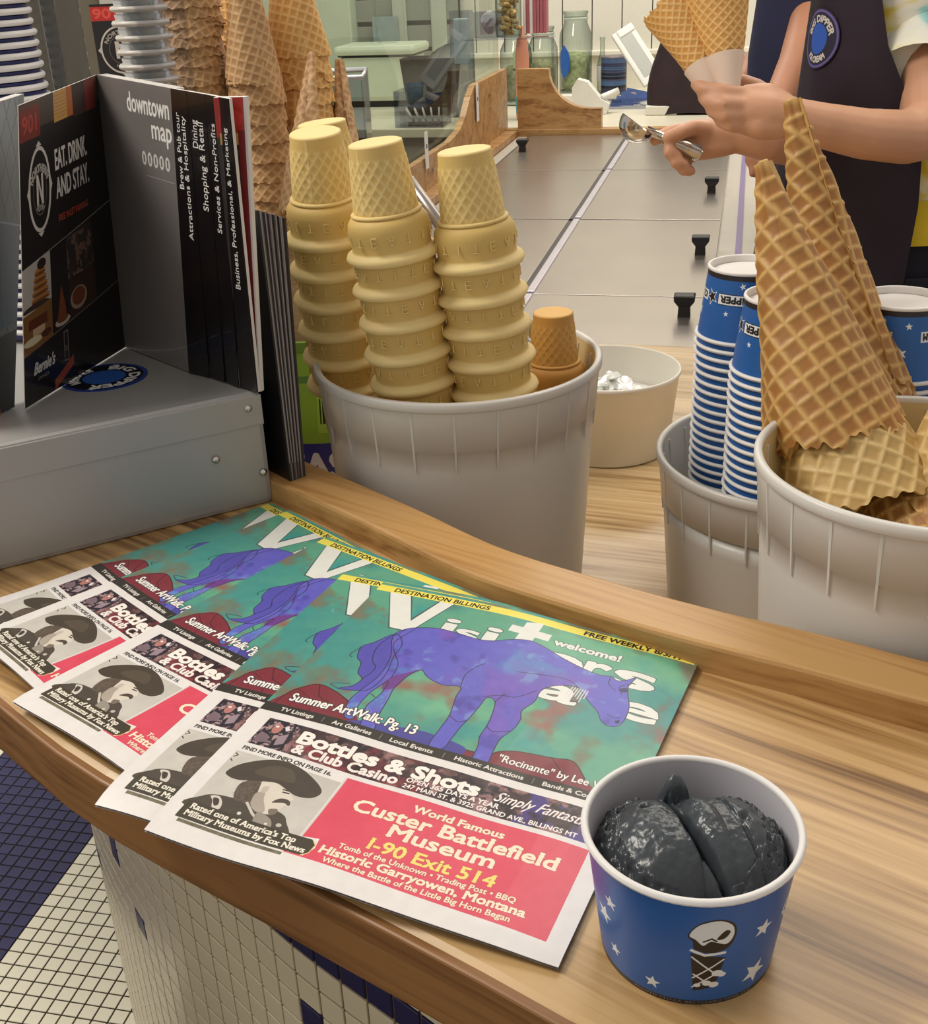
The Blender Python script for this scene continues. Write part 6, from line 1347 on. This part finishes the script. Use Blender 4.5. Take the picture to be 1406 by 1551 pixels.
sh1 = [(J(1418, -60, 1.74), .055), (tc+Vector((0, .03, 1.46)), .07), (J(1330, 40, 1.95), .045)]
flesh('body', [arm, palm1, palm2, palm3, f1, f2, f3, f4, th, arm2, pa, pa2, g1, g2, g3, g4, gt, torso, sh1], SKIN, pm, .0034, 4)
# clothing built as closed lofts
def loft(secs, n=48, a0=0, a1=2*pi, closed=True, wob=.003, ph=0):
    pts = []
    for z, cx_, cy_, rx, ry in secs:
        for i in range(n):
            a = a0+(a1-a0)*i/(n if closed else n-1); w_ = 1+wob*8*sin(6*a+ph+z*9)*.12+wob*6*sin(11*a-z*23)*.1; pts.append((cx_+rx*cos(a)*w_, cy_+ry*sin(a)*w_, z))
    return pts
def interp_secs(secs, n):
    s_ = np.array(secs, float); z = np.linspace(s_[0, 0], s_[-1, 0], n); return [tuple([zz]+[float(np.interp(zz, s_[:, 0], s_[:, k])) for k in range(1, 5)]) for zz in z]
m_, t_, b_ = newmat('tie_dye'); tcn = t_.nodes.new('ShaderNodeTexCoord'); nz = t_.nodes.new('ShaderNodeTexNoise'); nz.inputs['Scale'].default_value = 9; nz.inputs['Detail'].default_value = 3; nz.inputs['Distortion'].default_value = .8
mpn = t_.nodes.new('ShaderNodeMapping'); mpn.inputs['Location'].default_value = (.31, .17, .4); lnk(t_, tcn, 'Object', mpn, 'Vector'); lnk(t_, mpn, 'Vector', nz, 'Vector'); rp = t_.nodes.new('ShaderNodeValToRGB'); e = rp.color_ramp.elements; e[0].position = .34; e[0].color = hexc(206, 178, 40); e[1].position = .68; e[1].color = hexc(112, 176, 178)
for p_, c_ in ((.38, (220, 206, 130)), (.42, (226, 222, 204)), (.50, (214, 216, 206)), (.54, (150, 198, 194)), (.61, (104, 164, 158))): x = e.new(p_); x.color = hexc(*c_)
lnk(t_, nz, 'Fac', rp, 'Fac'); lnk(t_, rp, 'Color', b_, 'Base Color'); setin(b_, 'Roughness', .85); TIE = m_
YEL = mat('shirt_yellow', (214, 186, 44), .85, noise=.12, nscale=20)
TS = interp_secs([(1.10, tc.x+.01, tc.y+.02, .132, .112), (1.25, tc.x, tc.y+.02, .126, .108), (1.40, tc.x, tc.y+.03, .130, .108), (1.50, tc.x, tc.y+.03, .10, .09), (1.54, tc.x, tc.y+.03, .062, .062)], 20)
m = MB(); m.grid(loft(TS, 56), 56, 20, 0, True, True); m.obj('tee_shirt', TIE, pm)
TS2 = interp_secs([(1.055, tc.x+.012, tc.y+.02, .142, .118), (1.12, tc.x+.01, tc.y+.02, .134, .114)], 6)
m = MB(); m.grid(loft(TS2, 56, wob=.006), 56, 6, 0, True, True); o = m.obj('shirt_hem', YEL, pm)
# sleeve
slv = [J(1400, -70, 1.73), J(1398, 0, 1.69), J(1396, 60, 1.66), J(1392, 116, 1.64)]; m = MB(); m.tube(slv, [.066, .066, .067, .066], 28, caps=False); m.obj('sleeve', TIE, pm)
slv = [J(1330, 0, 1.98), J(1318, 70, 1.95), J(1308, 120, 1.92)]; m = MB(); m.tube(slv, [.062, .062, .060], 24, caps=False); m.obj('sleeve', TIE, pm)
# apron: shell round the front (camera-left) side
def apr(a, z, off=.008):
    q = np.interp(z, [.70, .95, 1.06, 1.15, 1.25, 1.42], [.175, .162, .158, .150, .134, .132]); ry = np.interp(z, [.70, 1.1, 1.42], [.145, .130, .116]); cx_ = np.interp(z, [.70, 1.0, 1.2, 1.42], [tc.x-.035, tc.x-.035, tc.x-.012, tc.x])
    f_ = 1+.012*sin(9*a+z*6)+.010*sin(15*a-z*11)*(1.3-z); return (cx_+(q+off)*cos(a)*f_, tc.y+.02+(ry+off)*sin(a)*f_, z)
nz_, na_ = 40, 48; pts = []
for j in range(nz_):
    z = .70+(1.47-.70)*j/(nz_-1); r_end = np.interp(z, [.70, 1.12, 1.20, 1.26, 1.33, 1.47], [-1.42, -1.50, -1.58, -1.78, -2.05, -2.35]); l_end = np.interp(z, [.7, 1.1, 1.2, 1.47], [-4.4, -4.3, -3.9, -3.5])
    pts.append([apr(l_end+(r_end-l_end)*i/(na_-1), z) for i in range(na_)])
O_ = [p for r_ in pts for p in r_]; I_ = [(x+(tc.x-x)*.02, y+(tc.y-y)*.02, z) for x, y, z in O_]; m = MB(); m.grid(O_, na_, nz_, 0, True); m.grid(I_, na_, nz_, 0, True)
ring = [(i, 0) for i in range(na_)]+[(na_-1, j) for j in range(1, nz_)]+[(i, nz_-1) for i in range(na_-2, -1, -1)]+[(0, j) for j in range(nz_-2, 0, -1)]; k = len(ring)
m.add([O_[j*na_+i] for i, j in ring]+[I_[j*na_+i] for i, j in ring], [(a, (a+1) % k, k+(a+1) % k, k+a) for a in range(k)]); m.obj('apron', APRON, pm)
pts = []; uv = []
for j in range(9):
    for i in range(25): b_ = 2*pi*i/24; rr_ = max(.01, j/8); u, v = .5+.5*rr_*cos(b_), .5+.5*rr_*sin(b_); pts.append(apr(-2.86+(u-.5)*.60, 1.338+(v-.5)*.080, .0115)); uv.append((u, v))
m = MB(); m.grid(pts, 25, 9, 0, True, uv=uv); em = imgmat('emblem_print', IM_EMB, .7)
o = m.obj('apron_emblem', em, pm); o['label'] = 'round blue and purple printed shop emblem'
# neck strap
m = MB(); m.tube([apr(-2.3, 1.47), (tc.x-.05, tc.y-.03, 1.52), (tc.x-.02, tc.y+.06, 1.56)], .008, 8); m.obj('apron_strap', APRON, pm)
# jeans and shoes
m = MB(); m.grid(loft(interp_secs([(.78, tc.x, tc.y+.02, .150, .118), (.92, tc.x, tc.y+.02, .148, .120), (1.07, tc.x+.005, tc.y+.02, .132, .108)], 10), 48), 48, 10, 0, True, True)
for s_ in (-1, 1): m.tube([(tc.x+.01*s_, tc.y+.02+.065*s_, .84), (tc.x, tc.y+.02+.07*s_, .5), (tc.x+.01, tc.y+.03+.07*s_, .07)], [.085, .062, .048], 20)
m.obj('jeans', JEANS, pm)
m = MB(); m.box((tc.x+.02, tc.y-.108, .965), (.07, .006, .09), 0, None, .002); m.obj('jeans_pocket', JEANS, pm)
for s_ in (-1, 1): m = MB(); m.tube([(tc.x+.05, tc.y+.03+.07*s_, .045), (tc.x-.04, tc.y+.03+.07*s_, .042), (tc.x-.14, tc.y+.03+.075*s_, .030)], [.040, .042, .028], 16); m.obj('shoe', BLK, pm)
# ---- held waffle cones with paper sleeves
HG_ = 'waffle cones held in the near hand'
def heldcone(lab, tip, mouth, rad, mt, seed, spin, sheath):
    return waffle('waffle_cone', lab, tip, mouth, rad, mt, rows=170, cols=300, cell=.0085, amp=.0010, group=HG_, seed=seed, spin=spin, sheath=sheath, tiprad=.006, ragged=.004, wrap=1.3)
heldcone('held golden waffle cone tilted left, in a white paper sleeve', J(1088, 158, W1+.016), J(1028, 12, W1+.03), .046, WAFO, 201, 2.0, .40)
heldcone('held upright waffle cone on the right, in a white paper sleeve', J(1108, 160, W1+.002), J(1083, -28, W1-.006), .047, WAFO, 202, 3.6, .40)
# ---- ice cream scoop
sc = thing('ice_cream_scoop', 'steel ice cream scoop gripped in the far hand', 'scoop', J(1020, 215, W2-.03))
A0, A1 = J(1062, 234, W2-.026), J(1006, 209, W2-.030); d_ = (A1-A0).normalized()
m = MB(); m.tube([A0, A0+d_*.004, A0+d_*.03, A1], [.006, .0115, .0105, .0085], 18); m.obj('grip', mat('scoop_steel', (196, 190, 180), .18, metal=.9), sc)
B1 = J(980, 196, W2-.03); m = MB(); m.tube([A1-d_*.005, B1], [.0065, .0055], 14); m.obj('shank', CHROME, sc)
hc = J(966, 188, W2-.03); m = MB(); pts = []; dn = (Vector((0, 0, -1))*.7-Rv*.5).normalized(); s1 = dn.orthogonal().normalized(); s2 = dn.cross(s1)
for off, in_ in ((.0, 1),): pass
for j in range(9):
    b = radians(90*j/8)
    for i in range(24): a = 2*pi*i/24; pts.append(hc+dn*(.026*sin(b))+(s1*cos(a)+s2*sin(a))*(.026*cos(b)+1e-5))
m.grid(pts, 24, 9, 0, True, True); m.grid([hc+(p-hc)*.92 for p in pts], 24, 9, 0, True, True); m.obj('bowl', CHROME, sc)
# ================================================================== second person behind
p2 = thing('person', 'person in navy standing behind, bare arm hanging towards the freezer edge', 'person', (.86, 2.42, 0)); q0 = Vector((.86, 2.42, 0))
bod = [(J(1240, -40, 2.25), .045), (J(1232, 20, 2.2), .040), (J(1208, 95, 2.12), .034), (J(1182, 150, 2.06), .028), (J(1152, 226, 2.0), .021)]
hnd = [(J(1152, 226, 2.0), .020), (J(1148, 240, 1.98), .022)]
fg = [[(J(1144+4*k, 244, 1.98), .0085), (J(1141+4*k, 256, 1.975), .0080), (J(1140+4*k, 264, 1.975), .0068)] for k in range(4)]+[[(J(1152, 238, 1.97), .009), (J(1158, 250, 1.96), .008)]]
oth = [(J(1180, 20, 2.5), .040), (J(1172, 70, 2.52), .034), (J(1140, 100, 2.5), .028), (J(1128, 122, 2.46), .020)]
tor = [(q0+Vector((.0, .02, 1.0)), .11), (q0+Vector((0, .02, 1.3)), .11), (q0+Vector((.0, .02, 1.5)), .07), (q0+Vector((0, .02, 1.58)), .05)]
shs = [(J(1240, -40, 2.25), .05), (q0+Vector((0, .02, 1.45)), .08), (J(1180, 20, 2.5), .05)]
flesh('body', [bod, hnd]+fg+[oth, tor, shs], SKIN2, p2, .005, 3)
m = MB(); m.grid(loft(interp_secs([(.70, q0.x, q0.y+.02, .165, .14), (.9, q0.x-.01, q0.y+.02, .165, .14), (1.1, q0.x-.085, q0.y+.02, .172, .13), (1.25, q0.x-.095, q0.y+.02, .172, .125), (1.42, q0.x-.085, q0.y+.02, .165, .12), (1.54, q0.x-.075, q0.y+.02, .10, .08)], 22), 56), 56, 22, 0, True, True); m.obj('navy_shirt', NAVYC, p2)
m = MB()
for s_ in (-1, 1): m.tube([(q0.x+.07*s_, q0.y+.02, .78), (q0.x+.08*s_, q0.y+.02, .45), (q0.x+.08*s_, q0.y+.03, .07)], [.090, .068, .052], 20)
m.obj('trousers', JEANS, p2)
for s_ in (-1, 1): m = MB(); m.tube([(q0.x+.08*s_, q0.y+.06, .045), (q0.x+.08*s_, q0.y-.02, .042), (q0.x+.085*s_, q0.y-.12, .030)], [.040, .042, .028], 16); m.obj('shoe', BLK, p2)
